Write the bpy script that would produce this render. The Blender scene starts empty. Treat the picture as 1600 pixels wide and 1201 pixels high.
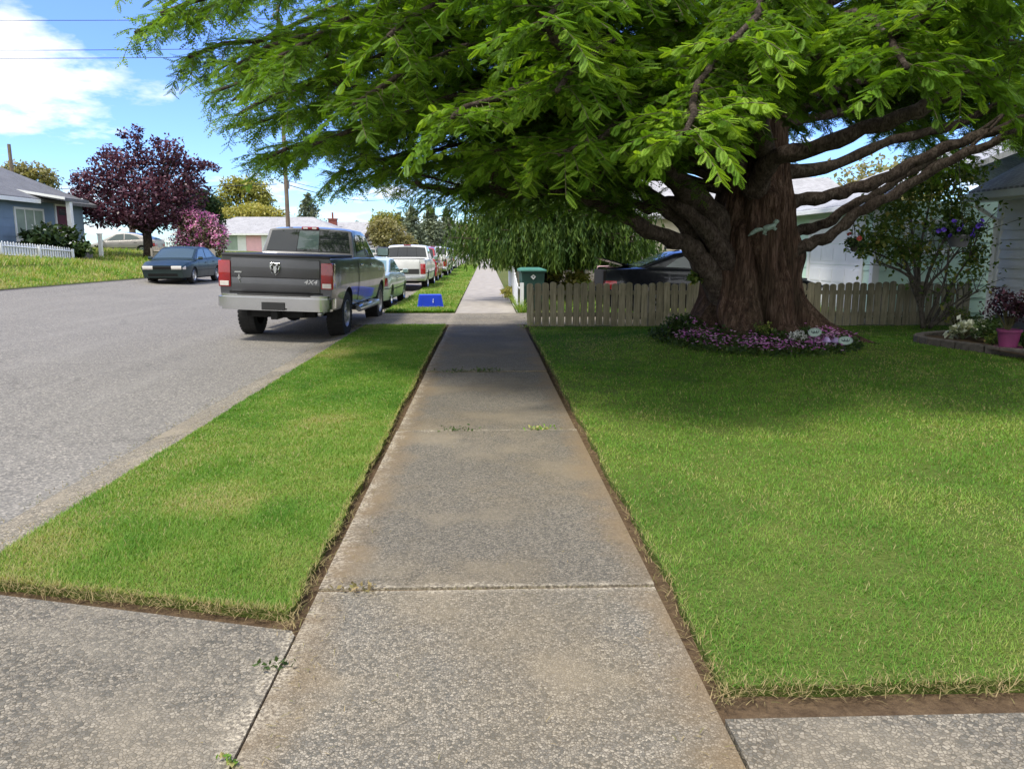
import bpy, bmesh, math, random
import numpy as np
from mathutils import Vector, Matrix
random.seed(7); RNG = np.random.default_rng(7)
R = math.radians
S = bpy.context.scene; COL = S.collection

# ------------------------------------------------------------ camera, sky, sun, exposure
EYE = 1.53; PITCH = R(9.93); YAW = R(1.93); FPX = 1200.0
cd = bpy.data.cameras.new('camera'); cam = bpy.data.objects.new('camera', cd); COL.objects.link(cam)
cam.location = (0, 0, EYE); cam.rotation_euler = (R(90) - PITCH, 0, -YAW)
cd.sensor_width = 36; cd.lens = 27.0; cd.clip_start = .05; cd.clip_end = 3000
S.camera = cam
SUN_EL = 62.0; SUN_DIR = Vector((-.82, -.57, 0)).normalized()       # where the sun stands (behind, left)
w = bpy.data.worlds.new('World'); S.world = w; w.use_nodes = True
def build_world():
    nt = w.node_tree; N = nt.nodes; L = nt.links; N.clear()
    out = N.new('ShaderNodeOutputWorld'); bg = N.new('ShaderNodeBackground'); bg.inputs[1].default_value = .15
    sky = N.new('ShaderNodeTexSky'); sky.sky_type = 'NISHITA'; sky.sun_disc = False
    sky.sun_elevation = R(SUN_EL); sky.sun_rotation = math.atan2(SUN_DIR.x, SUN_DIR.y); sky.air_density = 1.0; sky.dust_density = .1; sky.ozone_density = 3.5
    hs = N.new('ShaderNodeHueSaturation'); hs.inputs['Saturation'].default_value = 1.2; hs.inputs['Value'].default_value = 1.1; hs.inputs['Hue'].default_value = .522
    L.new(sky.outputs[0], hs.inputs['Color'])
    tc = N.new('ShaderNodeTexCoord'); sep = N.new('ShaderNodeSeparateXYZ'); L.new(tc.outputs['Generated'], sep.inputs[0])
    zz = N.new('ShaderNodeMath'); zz.operation = 'ADD'; zz.inputs[1].default_value = .22; L.new(sep.outputs[2], zz.inputs[0])
    dx = N.new('ShaderNodeMath'); dx.operation = 'DIVIDE'; L.new(sep.outputs[0], dx.inputs[0]); L.new(zz.outputs[0], dx.inputs[1])
    dy = N.new('ShaderNodeMath'); dy.operation = 'DIVIDE'; L.new(sep.outputs[1], dy.inputs[0]); L.new(zz.outputs[0], dy.inputs[1])
    cb = N.new('ShaderNodeCombineXYZ'); L.new(dx.outputs[0], cb.inputs[0]); L.new(dy.outputs[0], cb.inputs[1])
    n1 = N.new('ShaderNodeTexNoise'); n1.inputs['Scale'].default_value = 1.9; n1.inputs['Detail'].default_value = 9; n1.inputs['Roughness'].default_value = .58
    mp = N.new('ShaderNodeMapping'); mp.inputs['Location'].default_value = (3.1, 1.7, 0); L.new(cb.outputs[0], mp.inputs[0]); L.new(mp.outputs[0], n1.inputs['Vector'])
    # a big cumulus bank high on the left, thin cloud low down
    dot = N.new('ShaderNodeVectorMath'); dot.operation = 'DOT_PRODUCT'; L.new(tc.outputs['Generated'], dot.inputs[0])
    dot.inputs[1].default_value = Vector((-.66, .92, .32)).normalized()
    mr = N.new('ShaderNodeMapRange'); mr.inputs[1].default_value = .972; mr.inputs[2].default_value = .997; mr.inputs[3].default_value = -.015; mr.inputs[4].default_value = .16; L.new(dot.outputs['Value'], mr.inputs[0])
    ad = N.new('ShaderNodeMath'); ad.operation = 'ADD'; L.new(n1.outputs['Fac'], ad.inputs[0]); L.new(mr.outputs[0], ad.inputs[1])
    lo = N.new('ShaderNodeMapRange'); lo.inputs[1].default_value = .02; lo.inputs[2].default_value = .16; lo.inputs[3].default_value = .085; lo.inputs[4].default_value = 0; L.new(sep.outputs[2], lo.inputs[0])
    ad2 = N.new('ShaderNodeMath'); ad2.operation = 'ADD'; L.new(ad.outputs[0], ad2.inputs[0]); L.new(lo.outputs[0], ad2.inputs[1])
    # extra cloud out of view overhead and behind, added to whiten the fill light
    bk = N.new('ShaderNodeMapRange'); bk.inputs[1].default_value = .50; bk.inputs[2].default_value = -.15; bk.inputs[3].default_value = 0; bk.inputs[4].default_value = .30; L.new(sep.outputs[1], bk.inputs[0])
    ad3 = N.new('ShaderNodeMath'); ad3.operation = 'ADD'; L.new(ad2.outputs[0], ad3.inputs[0]); L.new(bk.outputs[0], ad3.inputs[1]); ad2 = ad3
    cr = N.new('ShaderNodeValToRGB'); cr.color_ramp.elements[0].position = .565; cr.color_ramp.elements[1].position = .70
    L.new(ad2.outputs[0], cr.inputs[0])
    n2 = N.new('ShaderNodeTexNoise'); n2.inputs['Scale'].default_value = 4; n2.inputs['Detail'].default_value = 5; L.new(mp.outputs[0], n2.inputs['Vector'])
    cr2 = N.new('ShaderNodeValToRGB'); cr2.color_ramp.elements[0].position = .3; cr2.color_ramp.elements[1].position = .6
    cr2.color_ramp.elements[0].color = (4.0, 4.2, 4.6, 1); cr2.color_ramp.elements[1].color = (5.6, 5.65, 5.7, 1); L.new(n2.outputs['Fac'], cr2.inputs[0])
    hz = N.new('ShaderNodeValToRGB'); hz.color_ramp.elements[0].position = 0; hz.color_ramp.elements[1].position = .42; hz.color_ramp.elements[0].color = (.42, .60, .86, 1); hz.color_ramp.elements[1].color = (1, 1, 1, 1); L.new(sep.outputs[2], hz.inputs[0])
    hm = N.new('ShaderNodeMix'); hm.data_type = 'RGBA'; hm.blend_type = 'MULTIPLY'; hm.inputs[0].default_value = 1; L.new(hs.outputs[0], hm.inputs[6]); L.new(hz.outputs[0], hm.inputs[7])
    mx = N.new('ShaderNodeMix'); mx.data_type = 'RGBA'; L.new(cr.outputs[0], mx.inputs[0]); L.new(hm.outputs[2], mx.inputs[6]); L.new(cr2.outputs[0], mx.inputs[7])
    L.new(mx.outputs[2], bg.inputs[0]); L.new(bg.outputs[0], out.inputs[0])
build_world()
ld = bpy.data.lights.new('sun', 'SUN'); ld.energy = 2.5; ld.angle = R(11.0); ld.color = (1, .935, .83)
sun = bpy.data.objects.new('sun', ld); COL.objects.link(sun)
sd = Vector((SUN_DIR.x * math.cos(R(SUN_EL)), SUN_DIR.y * math.cos(R(SUN_EL)), math.sin(R(SUN_EL))))
sun.rotation_euler = sd.to_track_quat('Z', 'Y').to_euler(); sun.location = (-10, -20, 30)
S.view_settings.view_transform = 'Standard'; S.view_settings.look = 'None'; S.view_settings.exposure = .96; S.view_settings.gamma = 1
S.render.engine = 'CYCLES'; S.cycles.max_bounces = 8; S.cycles.transparent_max_bounces = 8

# pixel of the photograph + distance -> point in the street (used once, to measure)
_f = Vector((math.sin(YAW) * math.cos(PITCH), math.cos(YAW) * math.cos(PITCH), -math.sin(PITCH)))
_r = Vector((math.cos(YAW), -math.sin(YAW), 0)); _u = _r.cross(_f)
def P(px, py, Y):
    d = _f * FPX + _r * (px - 800) + _u * (600.5 - py)
    return Vector((0, 0, EYE)) + d * (Y / d.y)

# ------------------------------------------------------------ materials
MATS = {}
def mk(name):
    m = bpy.data.materials.new(name); m.use_nodes = True; nt = m.node_tree
    b = nt.nodes['Principled BSDF']; MATS[name] = m
    return m, nt, nt.nodes, nt.links, b
def coords(nt, scale=(1, 1, 1), kind='Object'):
    tc = nt.nodes.new('ShaderNodeTexCoord'); mp = nt.nodes.new('ShaderNodeMapping'); mp.inputs['Scale'].default_value = scale
    nt.links.new(tc.outputs[kind], mp.inputs[0]); return mp.outputs[0]
def geo_pos(nt, scale=(1, 1, 1)):
    g = nt.nodes.new('ShaderNodeNewGeometry'); mp = nt.nodes.new('ShaderNodeMapping'); mp.inputs['Scale'].default_value = scale
    nt.links.new(g.outputs['Position'], mp.inputs[0]); return mp.outputs[0]
def noise(nt, v, scale, detail=4, rough=.55):
    n = nt.nodes.new('ShaderNodeTexNoise'); n.inputs['Scale'].default_value = scale; n.inputs['Detail'].default_value = detail; n.inputs['Roughness'].default_value = rough
    nt.links.new(v, n.inputs['Vector']); return n.outputs['Fac']
def ramp(nt, fac, stops):
    c = nt.nodes.new('ShaderNodeValToRGB'); e = c.color_ramp.elements
    while len(e) < len(stops): e.new(.5)
    for k, (p, col) in enumerate(stops):
        e[k].position = p; e[k].color = (*col, 1) if len(col) == 3 else col
    nt.links.new(fac, c.inputs[0]); return c.outputs[0]
def mix(nt, fac, a, b, mode='MIX'):
    m = nt.nodes.new('ShaderNodeMix'); m.data_type = 'RGBA'; m.blend_type = mode
    if isinstance(fac, (int, float)): m.inputs[0].default_value = fac
    else: nt.links.new(fac, m.inputs[0])
    for s, i in ((a, 6), (b, 7)):
        if isinstance(s, tuple): m.inputs[i].default_value = (*s, 1)
        else: nt.links.new(s, m.inputs[i])
    return m.outputs[2]
def bump(nt, b, h, strength=.4, dist=.01):
    n = nt.nodes.new('ShaderNodeBump'); n.inputs['Strength'].default_value = strength; n.inputs['Distance'].default_value = dist
    nt.links.new(h, n.inputs['Height']); nt.links.new(n.outputs[0], b.inputs['Normal'])
def G(v): return (v, v, v)
def sc(c, k): return tuple(min(1, x * k) for x in c)

def plain(name, col, rough=.6, var=.18, scale=6, metallic=0, coat=0, bmp=0, spec=.5, stretch=(1, 1, 1)):
    m, nt, N, L, b = mk(name)
    v = geo_pos(nt, stretch); f = noise(nt, v, scale, 5)
    L.new(ramp(nt, f, [(.3, sc(col, 1 - var)), (.7, sc(col, 1 + var))]), b.inputs['Base Color'])
    b.inputs['Roughness'].default_value = rough; b.inputs['Metallic'].default_value = metallic
    b.inputs['Specular IOR Level'].default_value = spec
    if coat: b.inputs['Coat Weight'].default_value = coat; b.inputs['Coat Roughness'].default_value = .04
    if bmp: bump(nt, b, noise(nt, v, scale * 3, 6), bmp, .01)
    return m
def paint(name, col, metallic=.35, rough=.32, coat=.7):
    m, nt, N, L, b = mk(name); v = geo_pos(nt)
    f = noise(nt, v, 3.0, 6)
    L.new(ramp(nt, f, [(.35, sc(col, .9)), (.7, sc(col, 1.08))]), b.inputs['Base Color'])
    b.inputs['Metallic'].default_value = metallic; b.inputs['Coat Weight'].default_value = coat; b.inputs['Coat Roughness'].default_value = .05
    r = N.new('ShaderNodeMapRange'); r.inputs[3].default_value = rough - .06; r.inputs[4].default_value = rough + .14
    L.new(noise(nt, v, 5, 4), r.inputs[0]); L.new(r.outputs[0], b.inputs['Roughness'])
    return m
def glass(name, col=(.015, .02, .022), rough=.04):
    m, nt, N, L, b = mk(name)
    b.inputs['Base Color'].default_value = (*col, 1); b.inputs['Roughness'].default_value = rough; b.inputs['Specular IOR Level'].default_value = .6
    b.inputs['Coat Weight'].default_value = .35; b.inputs['Coat Roughness'].default_value = .02
    return m
def leafmat(name, stops, trans=.45, rough=.55, tcol=(1.35, 1.25, .6), spec=.25):
    m, nt, N, L, b = mk(name)
    a = N.new('ShaderNodeAttribute'); a.attribute_name = 'tint'
    c = ramp(nt, a.outputs['Fac'], stops); L.new(c, b.inputs['Base Color'])
    b.inputs['Roughness'].default_value = rough; b.inputs['Specular IOR Level'].default_value = spec
    t = N.new('ShaderNodeBsdfTranslucent'); L.new(mix(nt, 1.0, c, tcol, 'MULTIPLY'), t.inputs['Color'])
    ms = N.new('ShaderNodeMixShader'); ms.inputs[0].default_value = trans
    L.new(b.outputs[0], ms.inputs[1]); L.new(t.outputs[0], ms.inputs[2]); L.new(ms.outputs[0], N['Material Output'].inputs[0])
    return m

def aggregate(name, dirt=1.0, scale=95, lightness=1.0, joint=False):
    """concrete with its pebbles showing"""
    m, nt, N, L, b = mk(name); v = geo_pos(nt)
    jn = N.new('ShaderNodeTexNoise'); jn.inputs['Scale'].default_value = 30; L.new(v, jn.inputs['Vector'])
    va = N.new('ShaderNodeVectorMath'); va.operation = 'SCALE'; va.inputs['Scale'].default_value = .012; L.new(jn.outputs['Color'], va.inputs[0])
    vv = N.new('ShaderNodeVectorMath'); vv.operation = 'ADD'; L.new(v, vv.inputs[0]); L.new(va.outputs[0], vv.inputs[1])
    vo = N.new('ShaderNodeTexVoronoi'); vo.inputs['Scale'].default_value = scale; vo.inputs['Randomness'].default_value = 1; L.new(vv.outputs[0], vo.inputs['Vector'])
    ve = N.new('ShaderNodeTexVoronoi'); ve.feature = 'DISTANCE_TO_EDGE'; ve.inputs['Scale'].default_value = scale; L.new(vv.outputs[0], ve.inputs['Vector'])
    sp = N.new('ShaderNodeSeparateColor'); L.new(vo.outputs['Color'], sp.inputs[0])
    k = lightness
    peb = ramp(nt, sp.outputs[0], [(0, sc((.10, .105, .10), k)), (.3, sc((.19, .19, .18), k)), (.55, sc((.25, .24, .215), k)), (.8, sc((.32, .305, .27), k)), (1, sc((.40, .385, .345), k))])
    edge = ramp(nt, ve.outputs['Distance'], [(.02, G(0)), (.12, G(1))])
    base = mix(nt, edge, sc((.13, .12, .10), k), peb)
    # worn cement skin that covers the pebbles here and there
    f1 = noise(nt, v, 1.1, 6, .6); cem = ramp(nt, f1, [(.52, G(0)), (.72, G(.75))])
    base = mix(nt, cem, base, mix(nt, noise(nt, v, 140, 3), sc((.30, .285, .25), k), sc((.46, .44, .39), k)))
    f2 = noise(nt, v, .55, 5, .62); st = ramp(nt, f2, [(.46, G(0)), (.72, G(.65 * dirt))])
    base = mix(nt, st, base, (.19, .152, .088))
    f3 = noise(nt, v, .9, 5, .6); base = mix(nt, ramp(nt, f3, [(.40, G(0)), (.75, G(.55))]), base, mix(nt, .6, base, (.075, .075, .07)))
    if joint:   # rusty soil washed along the edges of the walk
        sx = N.new('ShaderNodeSeparateXYZ'); L.new(v, sx.inputs[0]); ab = N.new('ShaderNodeMath'); ab.operation = 'ABSOLUTE'; L.new(sx.outputs[0], ab.inputs[0])
        nn = N.new('ShaderNodeMath'); nn.operation = 'MULTIPLY_ADD'; nn.inputs[1].default_value = .45; L.new(noise(nt, v, 2.2, 5), nn.inputs[0]); L.new(ab.outputs[0], nn.inputs[2])
        base = mix(nt, ramp(nt, nn.outputs[0], [(.78, G(0)), (1.0, G(.75))]), base, mix(nt, noise(nt, v, 60, 4), (.12, .085, .050), (.26, .205, .13)))
    # bare cement along the joints
    sy = N.new('ShaderNodeSeparateXYZ'); L.new(v, sy.inputs[0]); last = None
    def dist(sock, at, w):
        s1 = N.new('ShaderNodeMath'); s1.operation = 'SUBTRACT'; L.new(sock, s1.inputs[0]); s1.inputs[1].default_value = at
        s2 = N.new('ShaderNodeMath'); s2.operation = 'ABSOLUTE'; L.new(s1.outputs[0], s2.inputs[0])
        s3 = N.new('ShaderNodeMath'); s3.operation = 'DIVIDE'; L.new(s2.outputs[0], s3.inputs[0]); s3.inputs[1].default_value = w; return s3.outputs[0]
    ds = [dist(sy.outputs[1], q, .16) for q in (3.315, 6.455)] if joint else []
    ds.append(dist(sy.outputs[0], -.78, .30)); cur = ds[0]
    for q in ds[1:]:
        mn = N.new('ShaderNodeMath'); mn.operation = 'MINIMUM'; L.new(cur, mn.inputs[0]); L.new(q, mn.inputs[1]); cur = mn.outputs[0]
    if joint:   # the long joint only matters beside the drive
        pass
    jn2 = N.new('ShaderNodeMath'); jn2.operation = 'MULTIPLY_ADD'; jn2.inputs[1].default_value = 1.3; L.new(noise(nt, v, 7, 6, .65), jn2.inputs[0]); L.new(cur, jn2.inputs[2])
    base = mix(nt, ramp(nt, jn2.outputs[0], [(.55, G(.85)), (1.0, G(0))]), base, mix(nt, ramp(nt, noise(nt, v, 70, 4), [(.42, G(0)), (.6, G(1))]), (.14, .13, .115), (.50, .475, .41)))
    base = mix(nt, 1.0, base, (1.05, .985, .87), 'MULTIPLY')
    L.new(base, b.inputs['Base Color']); b.inputs['Roughness'].default_value = .9; b.inputs['Specular IOR Level'].default_value = .25
    hh = N.new('ShaderNodeMath'); hh.operation = 'MULTIPLY'; L.new(edge, hh.inputs[0]); hh.inputs[1].default_value = 1.0
    bump(nt, b, hh.outputs[0], .55, .004)
    return m
def asphalt(name, c=.17):
    m, nt, N, L, b = mk(name); v = geo_pos(nt)
    vo = N.new('ShaderNodeTexVoronoi'); vo.inputs['Scale'].default_value = 70; L.new(v, vo.inputs['Vector'])
    sp = N.new('ShaderNodeSeparateColor'); L.new(vo.outputs['Color'], sp.inputs[0])
    base = ramp(nt, sp.outputs[0], [(0, G(c * .62)), (.5, G(c)), (.85, sc((1.03, 1, .97), c * 1.35)), (1, sc((1.03, 1, .97), c * 2.0))])
    base = mix(nt, ramp(nt, noise(nt, v, .35, 6, .6), [(.35, G(0)), (.7, G(.5))]), base, mix(nt, .5, base, G(c * .62)))
    vs = geo_pos(nt, (1.4, .12, 1)); base = mix(nt, ramp(nt, noise(nt, vs, 1.2, 5), [(.5, G(0)), (.75, G(.3))]), base, G(c * 1.5))
    # fine cracks
    vc = N.new('ShaderNodeTexVoronoi'); vc.feature = 'DISTANCE_TO_EDGE'; vc.inputs['Scale'].default_value = .35; vc.inputs['Randomness'].default_value = 1
    wn = N.new('ShaderNodeTexNoise'); wn.inputs['Scale'].default_value = 1.5; wn.inputs['Detail'].default_value = 6; L.new(v, wn.inputs['Vector'])
    a = N.new('ShaderNodeVectorMath'); a.operation = 'SCALE'; a.inputs['Scale'].default_value = .9; L.new(wn.outputs['Color'], a.inputs[0])
    a2 = N.new('ShaderNodeVectorMath'); a2.operation = 'ADD'; L.new(v, a2.inputs[0]); L.new(a.outputs[0], a2.inputs[1]); L.new(a2.outputs[0], vc.inputs['Vector'])
    base = mix(nt, ramp(nt, vc.outputs['Distance'], [(.0, G(.4)), (.007, G(0))]), base, G(c * .35))
    base = mix(nt, 1.0, base, (1.05, 1.0, .89), 'MULTIPLY')
    L.new(base, b.inputs['Base Color']); b.inputs['Roughness'].default_value = .88; b.inputs['Specular IOR Level'].default_value = .3
    bump(nt, b, sp.outputs[1], .35, .004)
    return m
def soilmat(name, c0=(.07, .046, .028), c1=(.17, .118, .07), scale=18):
    m, nt, N, L, b = mk(name); v = geo_pos(nt); f = noise(nt, v, scale, 8, .7)
    L.new(ramp(nt, f, [(.3, c0), (.7, c1)]), b.inputs['Base Color']); b.inputs['Roughness'].default_value = .95; b.inputs['Specular IOR Level'].default_value = .1
    bump(nt, b, noise(nt, v, scale * 2.5, 8, .7), .9, .02); return m
def lawnmat(name, stops):
    m, nt, N, L, b = mk(name); v = geo_pos(nt)
    f = noise(nt, v, .8, 6, .6); g = noise(nt, v, 45, 4, .6)
    c = mix(nt, .5, ramp(nt, f, stops), ramp(nt, g, [(.3, (.035, .06, .014)), (.7, (.12, .15, .04))]))
    L.new(c, b.inputs['Base Color']); b.inputs['Roughness'].default_value = .9; b.inputs['Specular IOR Level'].default_value = .1
    bump(nt, b, g, .8, .03); return m
def barkmat(name, c0, c1, c2, sx=9, sz=1.1):
    m, nt, N, L, b = mk(name); v = geo_pos(nt, (sx, sx, sz))
    f = noise(nt, v, 1.6, 8, .65); g = noise(nt, geo_pos(nt), 1.3, 5)
    c = ramp(nt, f, [(.28, c0), (.5, c1), (.74, c2)])
    c = mix(nt, ramp(nt, g, [(.5, G(0)), (.75, G(.5))]), c, mix(nt, .5, c, (.075, .085, .05)))
    L.new(c, b.inputs['Base Color']); b.inputs['Roughness'].default_value = .92; b.inputs['Specular IOR Level'].default_value = .15
    f2 = noise(nt, geo_pos(nt, (sx * 3.2, sx * 3.2, sz * 1.6)), 2.0, 6, .6); c = mix(nt, ramp(nt, f2, [(.36, G(.75)), (.52, G(0))]), c, sc(c0, .7)); L.new(c, b.inputs['Base Color'])
    ad = N.new('ShaderNodeMath'); ad.operation = 'ADD'; L.new(f, ad.inputs[0]); L.new(f2, ad.inputs[1]); bump(nt, b, ad.outputs[0], 1.0, .05); return m
def shingle(name, c, sx=3.2):
    m, nt, N, L, b = mk(name)
    v = geo_pos(nt)
    br = N.new('ShaderNodeTexBrick'); br.inputs['Scale'].default_value = sx; br.inputs['Mortar Size'].default_value = .02
    br.inputs['Color1'].default_value = (*sc(c, .8), 1); br.inputs['Color2'].default_value = (*sc(c, 1.2), 1); br.inputs['Mortar'].default_value = (*sc(c, .5), 1)
    L.new(v, br.inputs['Vector']); c2 = mix(nt, ramp(nt, noise(nt, v, 1.3, 6), [(.4, G(0)), (.7, G(.4))]), br.outputs['Color'], sc(c, 1.35))
    L.new(c2, b.inputs['Base Color']); b.inputs['Roughness'].default_value = .9
    bump(nt, b, noise(nt, v, 60, 3), .4, .01); return m
def woodmat(name, c0, c1, c2):
    m, nt, N, L, b = mk(name)
    oi = N.new('ShaderNodeObjectInfo'); v = geo_pos(nt, (14, 14, 1.2)); f = noise(nt, v, 2.2, 7, .6)
    c = ramp(nt, f, [(.3, c0), (.55, c1), (.75, c2)])
    rr = N.new('ShaderNodeMapRange'); rr.inputs[3].default_value = .78; rr.inputs[4].default_value = 1.18; L.new(oi.outputs['Random'], rr.inputs[0])
    hs = N.new('ShaderNodeHueSaturation'); L.new(c, hs.inputs['Color']); L.new(rr.outputs[0], hs.inputs['Value'])
    g = noise(nt, geo_pos(nt), 2.5, 5); c3 = mix(nt, ramp(nt, g, [(.5, G(0)), (.8, G(.6))]), hs.outputs[0], (.09, .10, .055))
    L.new(c3, b.inputs['Base Color']); b.inputs['Roughness'].default_value = .88; b.inputs['Specular IOR Level'].default_value = .15; bump(nt, b, f, .5, .006); return m

M = {}
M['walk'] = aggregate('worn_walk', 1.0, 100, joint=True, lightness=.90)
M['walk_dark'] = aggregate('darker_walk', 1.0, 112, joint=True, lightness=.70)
M['drive'] = aggregate('pebble_drive', .6, 74, lightness=.80)
M['drive2'] = aggregate('gravelly_drive', .35, 60, lightness=1.0)
M['walk2'] = plain('pale_walk', (.33, .30, .26), .9, .2, 3, bmp=.3)
M['asphalt'] = asphalt('asphalt', .178)
M['kerb'] = aggregate('kerb_concrete', .5, 70, lightness=1.05)
M['kerb_far'] = plain('kerb_dark', (.14, .13, .12), .9, .3, 4, bmp=.3)
M['soil'] = soilmat('edge_soil')
M['jointsoil'] = soilmat('joint_soil', (.10, .07, .045), (.24, .18, .11), 25)
M['bedsoil'] = soilmat('bed_soil', (.03, .022, .014), (.09, .065, .04))
M['lawn'] = lawnmat('lawn_base', [(.3, (.075, .12, .02)), (.55, (.11, .15, .028)), (.8, (.19, .18, .06))])
M['yard'] = lawnmat('yard_base', [(.3, (.09, .11, .03)), (.55, (.14, .14, .05)), (.8, (.22, .19, .09))])
M['bank'] = lawnmat('bank_base', [(.3, (.10, .14, .03)), (.55, (.14, .17, .04)), (.8, (.24, .23, .09))])
M['grass'] = leafmat('grass_blades', [(0, (.06, .16, .020)), (.35, (.118, .268, .032)), (.65, (.22, .345, .06)), (.85, (.38, .37, .13)), (1, (.46, .40, .21))], .40, .6, (1.2, 1.25, .5), .2)
M['drygrass'] = leafmat('dry_grass', [(0, (.10, .14, .03)), (.5, (.24, .20, .09)), (1, (.36, .28, .15))], .2, .8, (1.1, 1.0, .7), .1)
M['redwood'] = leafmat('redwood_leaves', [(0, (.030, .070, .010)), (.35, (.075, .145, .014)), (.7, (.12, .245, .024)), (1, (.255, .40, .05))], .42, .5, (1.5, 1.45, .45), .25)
M['cedar'] = leafmat('cedar_leaves', [(0, (.014, .036, .008)), (.5, (.038, .085, .014)), (1, (.12, .19, .03))], .3, .6)
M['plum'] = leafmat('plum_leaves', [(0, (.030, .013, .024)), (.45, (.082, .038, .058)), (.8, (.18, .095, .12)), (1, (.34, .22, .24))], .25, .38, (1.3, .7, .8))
M['rhodo'] = leafmat('rhodo_leaves', [(0, (.06, .08, .035)), (.6, (.15, .15, .08)), (1, (.32, .24, .15))], .2)
M['pink'] = leafmat('pink_blossom', [(0, (.60, .10, .42)), (.4, (.75, .30, .52)), (1, (.84, .58, .64))], .35, .6, (1.1, .9, 1.1))
M['yelgreen'] = leafmat('yellow_green_leaves', [(0, (.14, .17, .04)), (.5, (.31, .32, .08)), (1, (.50, .44, .15))], .35)
M['olive'] = leafmat('olive_leaves', [(0, (.12, .13, .05)), (.5, (.25, .24, .11)), (1, (.40, .35, .19))], .35)
M['conifer'] = leafmat('conifer_leaves', [(0, (.07, .10, .07)), (.5, (.14, .18, .12)), (1, (.24, .27, .18))], .2)
M['darkgreen'] = leafmat('dark_green_leaves', [(0, (.015, .03, .012)), (.5, (.03, .06, .02)), (1, (.06, .10, .035))], .25)
M['shrub'] = leafmat('shrub_leaves', [(0, (.06, .11, .025)), (.5, (.13, .21, .045)), (.85, (.22, .28, .07)), (1, (.38, .32, .10))], .4)
M['bed'] = leafmat('bed_leaves', [(0, (.02, .04, .012)), (.5, (.04, .08, .02)), (1, (.09, .14, .04))], .3)
M['purple'] = leafmat('purple_petals', [(0, (.48, .10, .42)), (.5, (.72, .26, .64)), (1, (.90, .68, .84))], .35, .6, (1, .9, 1.2))
M['white'] = leafmat('white_petals', [(0, (.62, .64, .60)), (1, (.85, .86, .84))], .3, .6, (1, 1, 1))
M['petunia'] = leafmat('petunia_petals', [(0, (.035, .015, .22)), (1, (.10, .05, .45))], .3, .6, (1, .9, 1.2))
M['redpetal'] = leafmat('red_petals', [(0, (.25, .03, .03)), (1, (.5, .10, .06))], .3, .6, (1.2, .9, .9))
M['loro'] = leafmat('burgundy_leaves', [(0, (.015, .010, .016)), (.6, (.04, .018, .03)), (1, (.12, .05, .08))], .2)
M['variegated'] = leafmat('variegated_leaves', [(0, (.10, .14, .06)), (.5, (.50, .55, .45)), (1, (.72, .75, .68))], .3)
M['bark'] = barkmat('redwood_bark', (.024, .016, .012), (.10, .060, .043), (.26, .175, .135), 10, 1.3)
M['limb'] = barkmat('limb_bark', (.03, .022, .018), (.095, .072, .058), (.19, .155, .13), 7, 5)
M['twig'] = plain('twig_bark', (.075, .07, .03), .9, .3, 10)
M['greybark'] = barkmat('grey_bark', (.06, .055, .045), (.16, .14, .115), (.26, .235, .20), 8, 3)
M['pole'] = barkmat('pole_wood', (.13, .10, .08), (.24, .19, .15), (.33, .27, .22), 8, .6)
M['picket'] = woodmat('weathered_picket', (.20, .18, .125), (.33, .30, .215), (.43, .39, .30))
M['whitewood'] = plain('white_paint_wood', (.74, .76, .78), .6, .1, 5)
M['greyfence'] = plain('grey_fence_wood', (.32, .29, .26), .9, .25, 7, stretch=(4, 4, .5))
M['sid_grey'] = plain('grey_siding', (.72, .74, .75), .6, .06, 2)
M['sid_mint'] = plain('mint_siding', (.60, .80, .67), .6, .05, 2)
M['sid_blue'] = plain('blue_siding', (.17, .25, .35), .65, .08, 2)
M['sid_pink'] = plain('pink_siding', (.82, .48, .53), .7, .06, 2)
M['sid_beige'] = plain('beige_siding', (.62, .55, .44), .7, .06, 2)
M['trim'] = plain('white_trim', (.76, .78, .78), .5, .05, 4)
M['garage_door'] = plain('white_garage_door', (.78, .80, .85), .45, .04, 3)
M['roof_dark'] = shingle('dark_shingle', (.135, .14, .15))
M['roof_grey'] = shingle('grey_shingle', (.34, .34, .35))
M['roof_pale'] = shingle('pale_shingle', (.36, .37, .39))
M['winglass'] = glass('window_glass', (.05, .07, .07), .05)
M['curtain'] = plain('curtained_glass', (.28, .36, .30), .25, .15, 2)
M['door_wine'] = plain('wine_door', (.10, .035, .055), .5, .1, 3)
M['brick'] = plain('red_brick', (.20, .06, .045), .85, .3, 9)
M['block'] = plain('edging_concrete', (.085, .075, .065), .95, .35, 14, bmp=.8)
M['truck'] = paint('granite_paint', (.066, .068, .074), .25, .30)
M['white_paint'] = paint('white_car_paint', (.66, .67, .66), .05, .35)
M['mint_paint'] = paint('pale_green_paint', (.52, .60, .55), .25, .33)
M['green_paint'] = paint('dark_green_paint', (.010, .028, .028), .1, .4, .3)
M['silver_paint'] = paint('silver_paint', (.42, .40, .37), .6, .33)
M['black_paint'] = paint('black_paint', (.008, .010, .014), .2, .18)
M['red_paint'] = paint('red_paint', (.30, .02, .025), .3, .3)
M['blue_paint'] = paint('blue_car_paint', (.03, .06, .16), .4, .3)
M['tint'] = glass('tinted_glass', (.012, .015, .017), .03)
M['carglass'] = glass('car_glass', (.06, .09, .09), .03)
M['greyblue_glass'] = glass('pale_car_glass', (.16, .26, .26), .05)
M['rubber'] = plain('tyre_rubber', (.016, .016, .016), .85, .2, 12, bmp=.4)
M['blackplastic'] = plain('black_plastic', (.02, .02, .021), .6, .15, 8)
M['under'] = plain('underbody_black', (.008, .008, .008), .95, .2, 8)
M['chrome'] = plain('chrome', (.62, .63, .64), .16, .05, 4, metallic=1)
M['alloy'] = plain('alloy_rim', (.55, .56, .57), .28, .08, 6, metallic=.9)
M['rim_steel'] = plain('brushed_rim', (.42, .42, .42), .42, .08, 6, metallic=.7)
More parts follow.
